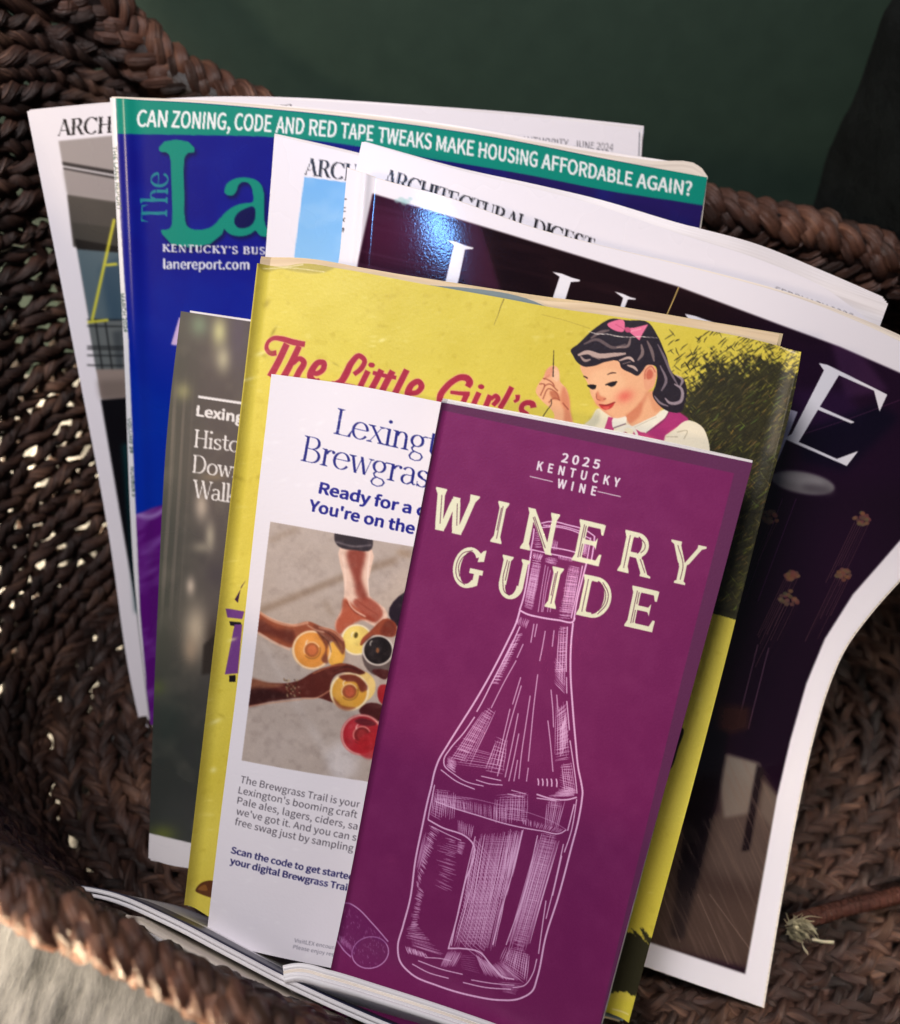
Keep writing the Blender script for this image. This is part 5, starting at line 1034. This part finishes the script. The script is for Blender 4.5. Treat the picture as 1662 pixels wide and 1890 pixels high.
# ---- plum winery guide
GK = 1.35
def guide_plum():
    root = empty('brochure', W(830, 1920, .326), 'plum winery brochure with cream title lettering and an engraved wine bottle, frontmost of all', 'brochure', 'brochures in the basket')
    c = Canvas(560, 725, 1400, 1960, (124, 37, 95), GK)
    n = fbm(c.X / 120, c.Y / 150, 41); c.blend(np.clip((n - .45) * 2, 0, 1) * .22, (112, 30, 92)); n2 = fbm(c.X / 30, c.Y / 34, 44, 4); c.blend(np.clip((n2 - .45) * 2.2, 0, 1) * .20, (150, 66, 120)); c.blend(np.clip((.5 - n2) * 2.2, 0, 1) * .14, (106, 24, 84))
    BD = (92, 46, 80)
    inner = [(817, 757), (1355, 873), (1259, 1250), (1137, 1758), (1090, 1960), (560, 1960), (590, 1840), (706, 1300)]
    m = 1 - c.mask(inner, 0); m[(c.X < 640) & (c.Y > 1500)] = np.minimum(m[(c.X < 640) & (c.Y > 1500)], 1)
    c.blend(m * .85, BD); c.blend(m * np.clip((c.X - 1250 + (c.Y - 850) * .25) / 60, 0, 1) * .5, (104, 48, 92))
    # bottle engraving
    PK = (244, 194, 234)
    a_, b_ = cv(800, 1080, .23273), cv(600, 1450, .30686); g_ = cv(790, 820, .32491)
    rr = np.random.default_rng(8)
    def hatch(kk, q, nn, along, wd, a=.8, jit=.02, brk=.25, cov=(0, 1)):
        """engraved lines filling a four-cornered patch (tl, tr, br, bl): along 'v' runs down, 'h' across"""
        tl, tr, br, bl = (np.array(p, float) for p in kk(*q))
        for i in range(nn):
            s_ = (i + .5) / nn + rr.uniform(-jit, jit)
            e0, e1 = cov[0] + rr.uniform(0, brk) * .5, cov[1] - rr.uniform(0, brk) * .5
            pts = []
            for t in np.linspace(e0, e1, 5):
                u, v = (s_, t) if along == 'v' else (t, s_)
                pts.append((tl * (1 - u) + tr * u) * (1 - v) + (bl * (1 - u) + br * u) * v + rr.normal(0, .25, 2))
            c.stroke(pts, wd * 1.25 * rr.uniform(.7, 1.2), PK, min(1, a * 1.15) * rr.uniform(.75, 1), True, True)
    def L(kk, wd, *p, a=1.0): c.stroke(kk(*p), wd * 1.2, PK, a)
    # neck ring
    L(g_, 1.8, (645, 450), (700, 440), (800, 460), (900, 490), (945, 520)); L(g_, 1.6, (640, 475), (720, 470), (820, 490), (930, 540)); L(g_, 1.4, (655, 462), (760, 466), (880, 498))
    L(g_, 2.0, (605, 480), (598, 540), (585, 605)); L(g_, 2.2, (948, 520), (945, 560), (930, 660)); L(g_, 1.8, (925, 530), (915, 600), (905, 660)); L(g_, 1.8, (590, 600), (680, 620), (800, 645), (900, 670)); L(g_, 1.8, (690, 585), (780, 600), (880, 625))
    hatch(g_, ((610, 490), (660, 480), (650, 590), (600, 590)), 9, 'h', 1.2); hatch(g_, ((690, 540), (740, 545), (735, 610), (690, 600)), 7, 'v', 1.1); hatch(g_, ((860, 520), (915, 540), (900, 640), (850, 620)), 10, 'v', 1.2); hatch(g_, ((860, 540), (915, 560), (905, 640), (855, 620)), 9, 'h', 1.0)
    hatch(g_, ((600, 615), (660, 625), (640, 670), (595, 650)), 10, 'v', 1.1); hatch(g_, ((670, 640), (740, 650), (735, 690), (665, 670)), 6, 'h', 1.1); hatch(g_, ((740, 630), (830, 645), (820, 670), (745, 655)), 12, 'v', 1.0)
    # neck
    L(g_, 2.4, (590, 605), (575, 700), (560, 800), (540, 890), (522, 945)); L(g_, 2.4, (905, 665), (880, 760), (850, 880), (830, 1000)); L(g_, 1.8, (880, 690), (862, 780), (840, 880), (815, 990))
    hatch(g_, ((600, 650), (650, 665), (595, 945), (545, 925)), 9, 'v', 1.3); hatch(g_, ((590, 660), (650, 670), (600, 945), (545, 925)), 34, 'h', 1.1, .75)
    hatch(g_, ((800, 690), (865, 700), (815, 985), (755, 975)), 8, 'v', 1.3); hatch(g_, ((800, 690), (870, 700), (820, 990), (735, 985)), 36, 'h', 1.1, .8)
    for x in (640, 655, 668, 690, 705): L(g_, 1.2, (x + 30, 680 + rr.uniform(0, 40)), (x + 8, 820), (x - 15 + rr.uniform(0, 8), 955), a=.75)
    L(g_, 2.6, (522, 945), (560, 965), (640, 985), (740, 1000), (830, 1003), (836, 985))
    # shoulders
    c.stroke(a_((690, 200), (660, 300), (600, 430), (520, 590), (440, 740), (330, 930), (210, 1120), (110, 1280), (45, 1390), (15, 1470)) + b_((640, 10), (615, 110), (590, 230), (545, 450), (510, 700), (470, 850), (438, 980), (450, 1060), (520, 1140), (680, 1210), (900, 1270), (1050, 1290), (1170, 1280), (1250, 1230), (1275, 1160), (1330, 900), (1400, 680), (1480, 380), (1530, 180), (1546, 80)) + a_((1184, 1640), (1178, 1590), (1150, 1450), (1130, 1250), (1105, 950), (1090, 700), (1095, 450), (1110, 300)), 3.2, PK)
    L(a_, 1.8, (690, 330), (640, 440), (560, 600), (470, 770), (390, 930), (345, 1010)); L(a_, 1.8, (330, 1050), (240, 1180), (130, 1310), (85, 1390), (90, 1440), (130, 1480))
    L(a_, 1.6, (1065, 330), (1058, 500), (1055, 690)); L(a_, 1.4, (1058, 730), (1060, 860)); L(a_, 1.6, (1060, 920), (1080, 1150)); L(a_, 1.6, (1085, 1230), (1110, 1400), (1130, 1550), (1140, 1650))
    hatch(a_, ((670, 240), (770, 280), (740, 350), (660, 320)), 7, 'v', 1.5); hatch(a_, ((650, 400), (720, 380), (520, 800), (450, 790)), 30, 'h', 1.1, .8); hatch(a_, ((645, 400), (690, 400), (500, 790), (455, 800)), 3, 'v', 1.3)
    hatch(a_, ((430, 960), (500, 1010), (260, 1420), (110, 1380)), 20, 'h', 1.2, .75); hatch(a_, ((420, 960), (500, 1000), (300, 1440), (120, 1400)), 9, 'v', 1.3, .8); hatch(a_, ((180, 1250), (560, 1360), (560, 1480), (110, 1430)), 8, 'h', 1.0, .6); hatch(a_, ((110, 1370), (190, 1400), (180, 1500), (100, 1440)), 12, 'h', 1.2, .8)
    hatch(a_, ((500, 1190), (590, 1230), (570, 1520), (390, 1490)), 9, 'h', 1.1, .7); hatch(a_, ((500, 1220), (600, 1200), (560, 1520), (390, 1480)), 6, 'v', 1.3)
    for q in (((660, 600), (560, 780), (460, 980)), ((695, 735), (660, 850), (630, 950)), ((610, 985), (560, 1200), (510, 1430)), ((700, 800), (640, 1000), (560, 1300), (510, 1520)), ((675, 1020), (630, 1250), (570, 1530)), ((770, 880), (740, 1080), (700, 1350), (680, 1540)), ((830, 710), (800, 950), (775, 1200), (755, 1400)), ((890, 365), (870, 480), (845, 605)), ((960, 360), (945, 490)), ((800, 310), (775, 460)), ((825, 310), (805, 415)), ((680, 1180), (640, 1380), (600, 1560)), ((755, 1450), (740, 1560)), ((935, 830), (950, 1000), (955, 1130)), ((910, 1075), (930, 1250), (950, 1480)), ((715, 470), (665, 580)), ((980, 870), (990, 1000)), ((670, 1390), (640, 1560))): L(a_, 1.5, *q, a=.85)
    hatch(a_, ((1000, 330), (1070, 330), (1055, 690), (960, 700)), 26, 'h', 1.1, .8); hatch(a_, ((990, 340), (1060, 340), (1050, 860), (970, 700)), 4, 'v', 1.4); hatch(a_, ((955, 560), (1055, 690), (1055, 880), (960, 780)), 12, 'h', 1.0, .8)
    hatch(a_, ((980, 1000), (1060, 930), (1090, 1380), (960, 1400)), 28, 'h', 1.1, .75); hatch(a_, ((970, 900), (1050, 930), (1090, 1390), (950, 1400)), 6, 'v', 1.2, .8); hatch(a_, ((1000, 1180), (1060, 1000), (1080, 1200), (1000, 1380)), 12, 'h', 1.3, .8); hatch(a_, ((1010, 1420), (1100, 1400), (1135, 1660), (1000, 1600)), 11, 'h', 1.1, .75); hatch(a_, ((1010, 1400), (1100, 1400), (1135, 1650), (1040, 1660)), 6, 'v', 1.2)
    for i, x in enumerate((830, 865, 900, 935, 975)): L(a_, 2.0, (x, 1535), (x + 6, 1560), (x + 4, 1590 + i * 3))
    hatch(a_, ((900, 1680), (1040, 1590), (1140, 1620), (1140, 1670)), 14, 'v', 1.1, .8)
    L(a_, 2.2, (820, 1660), (920, 1690), (1060, 1700), (1140, 1680)); L(a_, 1.6, (820, 1690), (900, 1700), (980, 1712))
    L(a_, 1.4, (340, 1550), (440, 1580), (550, 1590)); L(a_, 1.4, (380, 1520), (470, 1540), (540, 1555)); L(a_, 1.6, (60, 1470), (180, 1560), (330, 1625)); L(a_, 1.4, (130, 1480), (250, 1560), (400, 1600)); L(a_, 1.2, (620, 1630), (740, 1660)); L(a_, 1.2, (590, 1660), (720, 1685))
    # body
    L(b_, 1.6, (660, 0), (640, 100), (632, 140), (620, 210)); L(b_, 1.6, (1515, 80), (1480, 280), (1440, 400)); L(b_, 1.8, (1500, 110), (1460, 270)); L(b_, 1.5, (1435, 350), (1380, 600), (1330, 800)); L(b_, 1.4, (1425, 420), (1370, 660)); L(b_, 1.6, (1330, 690), (1300, 900), (1285, 1010)); L(b_, 1.6, (1275, 1040), (1250, 1130), (1200, 1200), (1130, 1215))
    # liquid surface
    L(b_, 1.1, (668, 62), (860, 78), (1050, 120), (1250, 172), (1400, 232), (1450, 262), a=.5); L(b_, 1.7, (664, 100), (760, 136), (900, 178), (1100, 236), (1300, 272), (1420, 284), (1452, 264))
    hatch(b_, ((660, 70), (1100, 130), (1100, 240), (670, 120)), 38, 'v', 1.2, .7, .01); hatch(b_, ((650, 60), (900, 80), (900, 170), (660, 110)), 9, 'h', 1.0, .65); hatch(b_, ((1020, 80), (1230, 30), (1220, 240), (1010, 230)), 14, 'v', 1.2, .8); hatch(b_, ((1030, 60), (1230, 40), (1230, 230), (1030, 200)), 16, 'h', 1.0, .65); hatch(b_, ((1180, 190), (1440, 260), (1400, 285), (1190, 240)), 22, 'v', 1.1, .75); hatch(b_, ((650, 20), (790, 40), (780, 220), (630, 190)), 12, 'v', 1.3, .8); hatch(b_, ((655, 20), (760, 30), (700, 220), (630, 180)), 12, 'h', 1.0, .6); hatch(b_, ((1330, 90), (1450, 90), (1400, 270), (1320, 260)), 9, 'v', 1.3, .8); hatch(b_, ((1340, 80), (1440, 80), (1420, 140), (1330, 130)), 6, 'h', 1.0, .7)
    # label
    L(b_, 2.2, (620, 210), (700, 255), (860, 320), (885, 345), (840, 600), (790, 820), (742, 990)); L(b_, 1.4, (905, 310), (860, 500), (800, 770), (760, 970)); L(b_, 1.2, (640, 250), (740, 300), (820, 335))
    hatch(b_, ((620, 240), (690, 290), (560, 640), (545, 600)), 40, 'h', 1.2, .7, .02, .6); hatch(b_, ((680, 300), (850, 340), (760, 650), (650, 600)), 26, 'h', 1.1, .55, .02, .9); hatch(b_, ((555, 600), (600, 640), (560, 860), (500, 870)), 30, 'h', 1.2, .7, .02, .6); hatch(b_, ((490, 860), (560, 840), (730, 1040), (480, 960)), 14, 'h', 1.2, .7, .02, .4); hatch(b_, ((600, 270), (650, 300), (560, 560), (545, 520)), 14, 'v', 1.0, .5, .02, .6); hatch(b_, ((800, 340), (850, 350), (830, 430), (790, 400)), 10, 'h', 1.1, .7); hatch(b_, ((480, 965), (600, 1010), (620, 1045), (500, 1020)), 16, 'v', 1.4, .85)
    # glass beside the label
    hatch(b_, ((900, 300), (1190, 260), (1090, 700), (830, 740)), 32, 'v', 1.4, .95, .01, .2); hatch(b_, ((880, 560), (1110, 560), (1020, 1000), (760, 980)), 28, 'v', 1.35, .9, .01, .2)
    for i in range(26):
        t = i / 26; p0 = np.array((905 - 120 * t, 330 + 600 * t)); L(b_, 1.1, tuple(p0), tuple(p0 + (70, 80)), tuple(p0 + (190 - 40 * t, 260 - 120 * t)), a=.6)
    hatch(b_, ((930, 300), (1180, 300), (1090, 640), (860, 640)), 20, 'h', 1.0, .45, .02, .5); hatch(b_, ((860, 640), (1080, 640), (1000, 960), (790, 960)), 22, 'h', 1.0, .5, .02, .5)
    hatch(b_, ((790, 200), (900, 240), (880, 330), (800, 290)), 9, 'v', 1.2, .8); hatch(b_, ((1100, 250), (1200, 260), (1130, 560), (1060, 600)), 8, 'v', 1.4, .9)
    hatch(b_, ((1290, 280), (1420, 300), (1220, 1000), (1090, 980)), 18, 'v', 1.5, 1.0, .01, .15); hatch(b_, ((1260, 420), (1360, 440), (1210, 1000), (1110, 980)), 50, 'h', 1.0, .55, .01, .5); hatch(b_, ((1300, 270), (1410, 290), (1330, 520), (1260, 500)), 20, 'h', 1.0, .6)
    L(b_, 1.6, (1190, 270), (1130, 520), (1060, 760), (1010, 960)); L(b_, 1.4, (1280, 300), (1200, 640), (1090, 960)); hatch(b_, ((1085, 960), (1240, 1000), (1220, 1190), (1040, 1050)), 16, 'v', 1.3, .85); hatch(b_, ((1090, 980), (1250, 1010), (1200, 1200), (1050, 1080)), 12, 'h', 1.1, .7)
    # punt
    L(b_, 2.2, (742, 985), (830, 985), (930, 1005), (1000, 1080), (1070, 1150), (1140, 1165)); hatch(b_, ((745, 990), (830, 1000), (780, 1100), (690, 1100)), 18, 'v', 1.1, .7); hatch(b_, ((900, 1010), (980, 1060), (1100, 1170), (960, 1150)), 20, 'v', 1.0, .7); hatch(b_, ((800, 1020), (900, 1020), (940, 1140), (820, 1110)), 8, 'h', 1.0, .3); hatch(b_, ((1000, 1080), (1060, 1050), (1190, 1180), (1060, 1170)), 14, 'v', 1.1, .7)
    L(b_, 1.5, (525, 1080), (620, 1130), (745, 1165)); L(b_, 1.5, (560, 1060), (700, 1110), (830, 1140)); L(b_, 1.6, (830, 1188), (960, 1215), (1120, 1225)); L(b_, 1.4, (880, 1172), (1000, 1190), (1140, 1200)); L(b_, 1.3, (600, 1040), (720, 1050), (760, 1060)); hatch(b_, ((1040, 1180), (1200, 1190), (1150, 1260), (1060, 1240)), 8, 'h', 1.1, .5)
    # cork
    PK = (206, 146, 200)
    L(b_, 2.0, (100, 690), (180, 730), (290, 840), (380, 945)); L(b_, 2.0, (72, 920), (110, 990), (155, 1035))
    c.stroke(ellipse(*b_((272, 1010))[0], 34, 29, -14, 40), 2.2, PK, .95, False); c.fill(ellipse(*b_((272, 1010))[0], 33, 28, -14, 40), (112, 44, 104), .3)
    c.fill(smooth(b_((100, 690), (290, 850), (380, 960), (240, 920), (160, 1030), (72, 920)), 4, True), (110, 34, 104), .35, 1)
    for _ in range(150):
        x, y = rr.uniform(80, 360), rr.uniform(720, 1100); X, Y = b_((x, y))[0]
        if (y - 690) < (x - 100) * .92 + 6 or y > 1040 + (x - 150) * .5 or (y - 935) > (x - 72) * 1.3: continue
        c.stroke([(X, Y), (X + rr.uniform(-1, 2.5), Y + rr.uniform(2, 6))], .9, (196, 140, 190), rr.uniform(.25, .7), False)
    hatch(b_, ((80, 880), (160, 960), (160, 1010), (90, 950)), 10, 'v', 1.1, .7)
    # lettering
    CR = (240, 240, 208); DKL = (96, 36, 70)
    WT = (238, 228, 236)
    for body, p0, p1 in (('2025', (760, 100), (972, 140)), ('KENTUCKY', (620, 146), (1084, 243)), ('WINE', (735, 246), (952, 292))): sans(c, body, g_(p0)[0], g_(p1)[0], (3.2, -15.8), WT, bold=.03, space=1.35 if body != '2025' else 1.2)
    for p0, p1 in (((580, 183), (712, 214)), ((965, 268), (1097, 298))): c.stroke(g_(p0, p1), 1.3, WT, 1, False)
    def letter(O, Wd, Up, polys, lines):
        O, Wd, Up = (np.asarray(q, float) * .32491 for q in (O, Wd, Up)); O = O + (790, 820)
        mp = lambda p: [tuple(O + Wd * x + Up * y) for x, y in p]
        c.fill([np.array(mp(q)) for q in polys], CR)
        for q in lines: c.stroke(mp(q), 1.5, DKL, .9, len(q) > 2)
    def st(x, w_, y0=0.0, y1=1.0, f=.55, x1=None, top=True, bot=True):
        """flared stem: foot centred on x, head on x1"""
        x1 = x if x1 is None else x1; h = w_ / 2; fl = h * (1 + f)
        b0 = fl if bot else h; t0 = fl if top else h
        mx_ = lambda t: x + (x1 - x) * t
        return [(x - b0, y0), (x + b0, y0), (x + b0 * .98, y0 + .045), (mx_(.16) + h, y0 + .16 * (y1 - y0)), (mx_(.84) + h, y0 + .84 * (y1 - y0)), (x1 + t0 * .98, y1 - .045), (x1 + t0, y1), (x1 - t0, y1), (x1 - t0 * .98, y1 - .045), (mx_(.84) - h, y0 + .84 * (y1 - y0)), (mx_(.16) - h, y0 + .16 * (y1 - y0)), (x - b0 * .98, y0 + .045)]
    def rings(cx, cy, rx, ry, a0, a1, th):
        o = [(cx + rx * math.cos(math.radians(a)), cy + ry * math.sin(math.radians(a))) for a in np.linspace(a0, a1, 22)]
        i = [(cx + (rx - th) * math.cos(math.radians(a)), cy + (ry - th * .42) * math.sin(math.radians(a))) for a in np.linspace(a0, a1, 22)]
        return [[o[j], o[j + 1], i[j + 1], i[j]] for j in range(21)]
    U1, U2 = (48, -233), (48, -230)
    Wl = [st(.24, .17, x1=.12, bot=False, f=.5), st(.30, .13, 0, .80, x1=.46, top=False, bot=False), st(.63, .17, 0, .86, x1=.50, top=False, bot=False), st(.70, .13, x1=.90, bot=False, f=.7)]
    letter((2, 475), (245, 55), U1, Wl, [[(.155, .84), (.245, .16)], [(.535, .72), (.625, .2)]])
    I_ = lambda: ([st(.5, .46, f=.75)], [[(.5, .1), (.5, .9)], [(.40, .3), (.40, .85)]])
    letter((347, 553), (78, 18), U1, *I_())
    letter((524, 593), (186, 42), U1, [st(.15, .17, f=.8, top=False), [(.0, 1), (.22, 1), (.98, 0), (.78, 0)], [(0, 1), (.2, 1), (.3, .8), (.08, .85)], st(.84, .15, f=.8, bot=False)], [[(.24, .82), (.74, .14)], [(.2, .8), (.66, .16)]])
    E_ = lambda: ([st(.22, .26, f=.55), [(.2, .88), (.95, .88), (.93, 1), (.2, 1)], [(.8, .9), (.97, 1.0), (.95, .74), (.88, .74)], [(.2, .45), (.74, .45), (.74, .56), (.2, .56)], [(.66, .50), (.78, .66), (.78, .36)], [(.2, 0), (1.0, 0), (1.0, .12), (.2, .12)], [(.84, .1), (1.0, .0), (1.02, .28), (.94, .28)]], [[(.22, .1), (.22, .9)], [(.29, .12), (.29, .44)], [(.29, .58), (.29, .88)]])
    letter((814, 658), (156, 36), U1, *E_())
    letter((1070, 716), (188, 45), U1, [st(.2, .21, f=.6)] + [[(.2, .88), (.45, .88), (.45, 1), (.2, 1)], [(.2, .40), (.5, .40), (.5, .52), (.2, .52)]] + rings(.44, .70, .36, .30, -90, 90, .20) + [st(.86, .2, 0, .46, x1=.56, top=False, f=.6)], [[(.2, .1), (.2, .9)], [(.56, .86), (.68, .76), (.69, .66), (.60, .54)], [(.62, .40), (.84, .1)]])
    letter((1340, 773), (199, 42), U1, [st(.44, .2, 0, .5, f=.6, top=False), st(.42, .2, .42, 1, x1=.13, bot=False, f=.5), st(.47, .13, .42, 1, x1=.86, bot=False, f=.85)], [[(.44, .1), (.44, .44), (.18, .9)]])
    letter((118, 798), (170, 38), U2, rings(.52, .5, .5, .5, 42, 318, .24) + [[(.78, .68), (.98, .72), (.99, 1.0), (.9, .97), (.8, .86)], [(.74, .04), (.92, .12), (.92, .44), (.74, .44)], [(.58, .38), (1.02, .38), (1.02, .5), (.58, .5)]], [[(.55, .93), (.26, .82), (.12, .5), (.26, .18), (.52, .08)], [(.5, .86), (.3, .74), (.2, .5), (.3, .24)]])
    letter((377, 858), (165, 38), U2, [st(.2, .25, .3, 1, f=.5, bot=False), st(.82, .17, .3, 1, f=.75, bot=False)] + rings(.49, .34, .415, .36, 180, 360, .22), [[(.2, .9), (.2, .36), (.34, .12), (.52, .07)], [(.27, .88), (.27, .4)]])
    letter((655, 922), (80, 18), U2, *I_())
    letter((832, 966), (192, 40), U2, [st(.2, .2, f=.5)] + [[(.2, .88), (.48, .88), (.48, 1), (.2, 1)], [(.2, 0), (.48, 0), (.48, .12), (.2, .12)]] + rings(.46, .5, .5, .5, -90, 90, .21), [[(.2, .1), (.2, .9)], [(.62, .9), (.84, .66), (.85, .4), (.66, .12)], [(.62, .84), (.77, .64), (.78, .4), (.66, .2)]])
    letter((1112, 1030), (160, 36), U2, *E_())
    c.a += ((np.random.default_rng(6).random(c.a.shape[:2]) - .5) * 7)[..., None].astype(np.float32)
    s = Sheet([(815, 742), (1000, 777), (1200, 815), (1389, 854)], [(582, 1932), (830, 1940), (1092, 1955)], [(815, 742), (770, 975), (706, 1300), (640, 1650), (605, 1815), (582, 1932)], [(1389, 854), (1281, 1260), (1160, 1700), (1092, 1955)], zof(P_guide))
    wv = lambda px, py: .0005 * np.sin(px / 110 + py / 420) + .0016 * np.clip(1 - (px - (815 - (py - 738) * .196)) / 16, 0, 1) ** 2
    cover_obj('front_cover', s, c, M['matte'], root, 1.12, hump=wv)
    s2 = Sheet([(816, 739), (1000, 773), (1200, 811), (1389, 850)], [(586, 1934), (1092, 1956)], [(816, 739), (586, 1934)], [(1389, 850), (1092, 1956)], zof(P_guide, .0004)); block_obj('pages', s2, 0, .0016, M['pages'], root, like=s)
    s3 = Sheet([(818, 735), (1000, 769), (1200, 808), (1388, 849)], [(588, 1936), (1094, 1958)], [(818, 735), (588, 1936)], [(1388, 849), (1094, 1958)], zof(P_guide, .0022)); block_obj('back_cover', s3, 0, .0004, flat_mat('plum_back_cover', (236, 232, 226), .5), root, like=s)
guide_plum()

# ---- thin booklets standing against the front side, seen from above
def booklet(pts, drop, gaps, label, cols, lean=.25):
    root = empty('booklet', W(pts[0][0], pts[0][1], pts[0][2]) - np.array([0, 0, drop]), label, 'booklet', 'booklets against the front side')
    p = smooth(np.array(pts, float), 10); P = W(p[:, 0], p[:, 1], p[:, 2])
    T = np.gradient(P, axis=0); T[:, 2] = 0; T /= np.linalg.norm(T, axis=1, keepdims=True); Nn = np.stack([-T[:, 1], T[:, 0], np.zeros(len(P))], 1)
    for i, (off, th, dz) in enumerate(gaps):
        nv = 12; t = np.linspace(0, 1, nv)[:, None, None]
        A = P[None] + Nn[None] * off * (1 - .7 * t) + np.array([0, 0, dz]) + np.array([0, lean * drop, -drop]) * t
        B = A + Nn[None] * th
        n = A.shape[0] * A.shape[1]; nu = len(P); ii = np.arange(n).reshape(nv, nu)
        Q = [gridq(nu, nv), gridq(nu, nv, n)[:, ::-1]]
        for e in (ii[0], ii[:, -1], ii[-1][::-1], ii[::-1, 0]): Q.append(np.stack([e[:-1], e[1:], e[1:] + n, e[:-1] + n], 1))
        link('cover' if i in (0, len(gaps) - 1) else 'leaves', raw_mesh('leaf', np.vstack([A.reshape(-1, 3), B.reshape(-1, 3)]), np.vstack(Q), None, np.tile(np.stack(np.meshgrid(np.linspace(0, 1, nu), np.linspace(0, 1, nv)), -1).reshape(-1, 2), (2, 1))), cols[i % len(cols)], root)
M['paper'] = flat_mat('white_coated_paper', (240, 238, 240), .35)
M['navy'] = flat_mat('dark_navy_print', (30, 30, 58), .4)
booklet([(120, 1646, .300), (200, 1662, .300), (300, 1704, .301), (420, 1766, .303), (520, 1818, .305), (650, 1878, .308), (800, 1940, .31)], .085, [(0, .0011, -.001), (.0013, .0013, 0), (.0029, .0003, -.0012)], 'thin white booklet standing farthest left against the front basket side, top edge curving', [M['paper'], M['paper'], M['navy']])
booklet([(225, 1700, .288), (300, 1742, .288), (400, 1796, .289), (500, 1850, .29), (620, 1906, .292), (760, 1970, .295)], .08, [(0, .0009, 0), (.0012, .0010, -.0005)], 'pale grey booklet pressed nearest to the front plaited rim, only its top edge showing', [M['paper'], M['warm_pages']])
booklet([(524, 1812, .304), (545, 1808, .3045), (600, 1820, .305), (700, 1850, .308), (800, 1882, .311), (900, 1916, .314), (1020, 1960, .318)], .055, [(0, .0014, 0), (.0016, .0008, -.0002), (.0026, .0007, -.0004), (.0035, .0016, 0)], 'folded white booklet with a rounded spine standing just in front of the plum brochure', [M['paper'], M['paper'], M['warm_pages']], .03)

# ------------------------------------------------------------------ basket details: reddish reed and the raffia knot on the right inside
def reed():
    tb = Tubes()
    pts = [(1462, 1706, .366), (1500, 1694, .372), (1560, 1676, .38), (1620, 1662, .386), (1680, 1646, .39), (1760, 1620, .395)]
    p = smooth(np.array(pts, float), 12); P = W(p[:, 0], p[:, 1], p[:, 2])
    T = np.gradient(P, axis=0); T /= np.linalg.norm(T, axis=1, keepdims=True); b = np.cross(T, np.array([0, 0, 1.])); b /= np.linalg.norm(b, axis=1, keepdims=True); o = np.cross(b, T)
    tb.add(tube(P, o, b, .0034, .0034, np.zeros(len(P)), 8), np.array([.55, .34, .31]), 30)
    for i in range(26):   # wrapping thread
        u = np.linspace(0, 2 * math.pi, 14); f = (i + .5) / 26 * (len(P) - 1); j = int(f)
        c0 = P[j] + T[j] * (u / 6.28 * .002)[:, None]; R = c0 + o[j] * (np.cos(u) * .0036)[:, None] + b[j] * (np.sin(u) * .0036)[:, None]
        tb.add(tube(R, np.tile(T[j], (14, 1)), np.tile(o[j], (14, 1)), .0008, .0008, np.zeros(14), 5), np.array([.62, .42, .36]), 30)
    tb.build('binding_reed', M['grass_rim'], basket)
    tb = Tubes(); rr = np.random.default_rng(2)
    c0 = np.array([1476, 1716])
    for i in range(70):
        thin = i % 3; a = rr.normal(.45, .55) if thin else rr.normal(.7, .35); L = rr.uniform(16, 52) if thin else rr.uniform(14, 36); q = c0 + rr.normal(0, 7, 2)
        d = np.array([math.cos(a), math.sin(a)]); n_ = np.array([-d[1], d[0]]) * rr.normal(0, 7)
        pts = np.array([[*(q - d * L * .45), .3625 + rr.uniform(-.003, .004)], [*(q + n_), .3600 + rr.uniform(-.004, .003)], [*(q + d * L * .6 + n_ * .6), .3625 + rr.uniform(-.005, .004)]])
        p = smooth(pts, 8); R = W(p[:, 0], p[:, 1], p[:, 2]); o = np.tile(-FW, (len(R), 1)); bb = np.tile(RT * d[1] + UP * d[0], (len(R), 1))
        wd = rr.uniform(.0002, .0005) if thin else rr.uniform(.0008, .0018)
        tb.add(tube(R, o, bb, .00022, wd * np.interp(np.linspace(0, 1, len(R)), [0, .3, 1], [.6, 1, .25]), np.linspace(rr.uniform(-1, 1), rr.uniform(-1, 1), len(R)), 5), np.array([1, .98, .92]) * rr.uniform(.55, 1.0), 30)
    for q in ([(1500, 1735), (1515, 1738), (1540, 1740)], [(1480, 1720), (1484, 1750), (1492, 1760)]):
        p = smooth(np.array(q, float), 8); R = W(p[:, 0], p[:, 1], np.full(len(p), .360)); tb.add(tube(R, np.tile(-FW, (len(R), 1)), np.tile(UP, (len(R), 1)), .0004, .0008, np.zeros(len(R)), 5), np.array([.95, .95, .95]), 30)
    tb.build('raffia_knot', strand_mat('pale_raffia', (150, 140, 110), (206, 198, 164), (236, 230, 204), .6), basket)
reed()
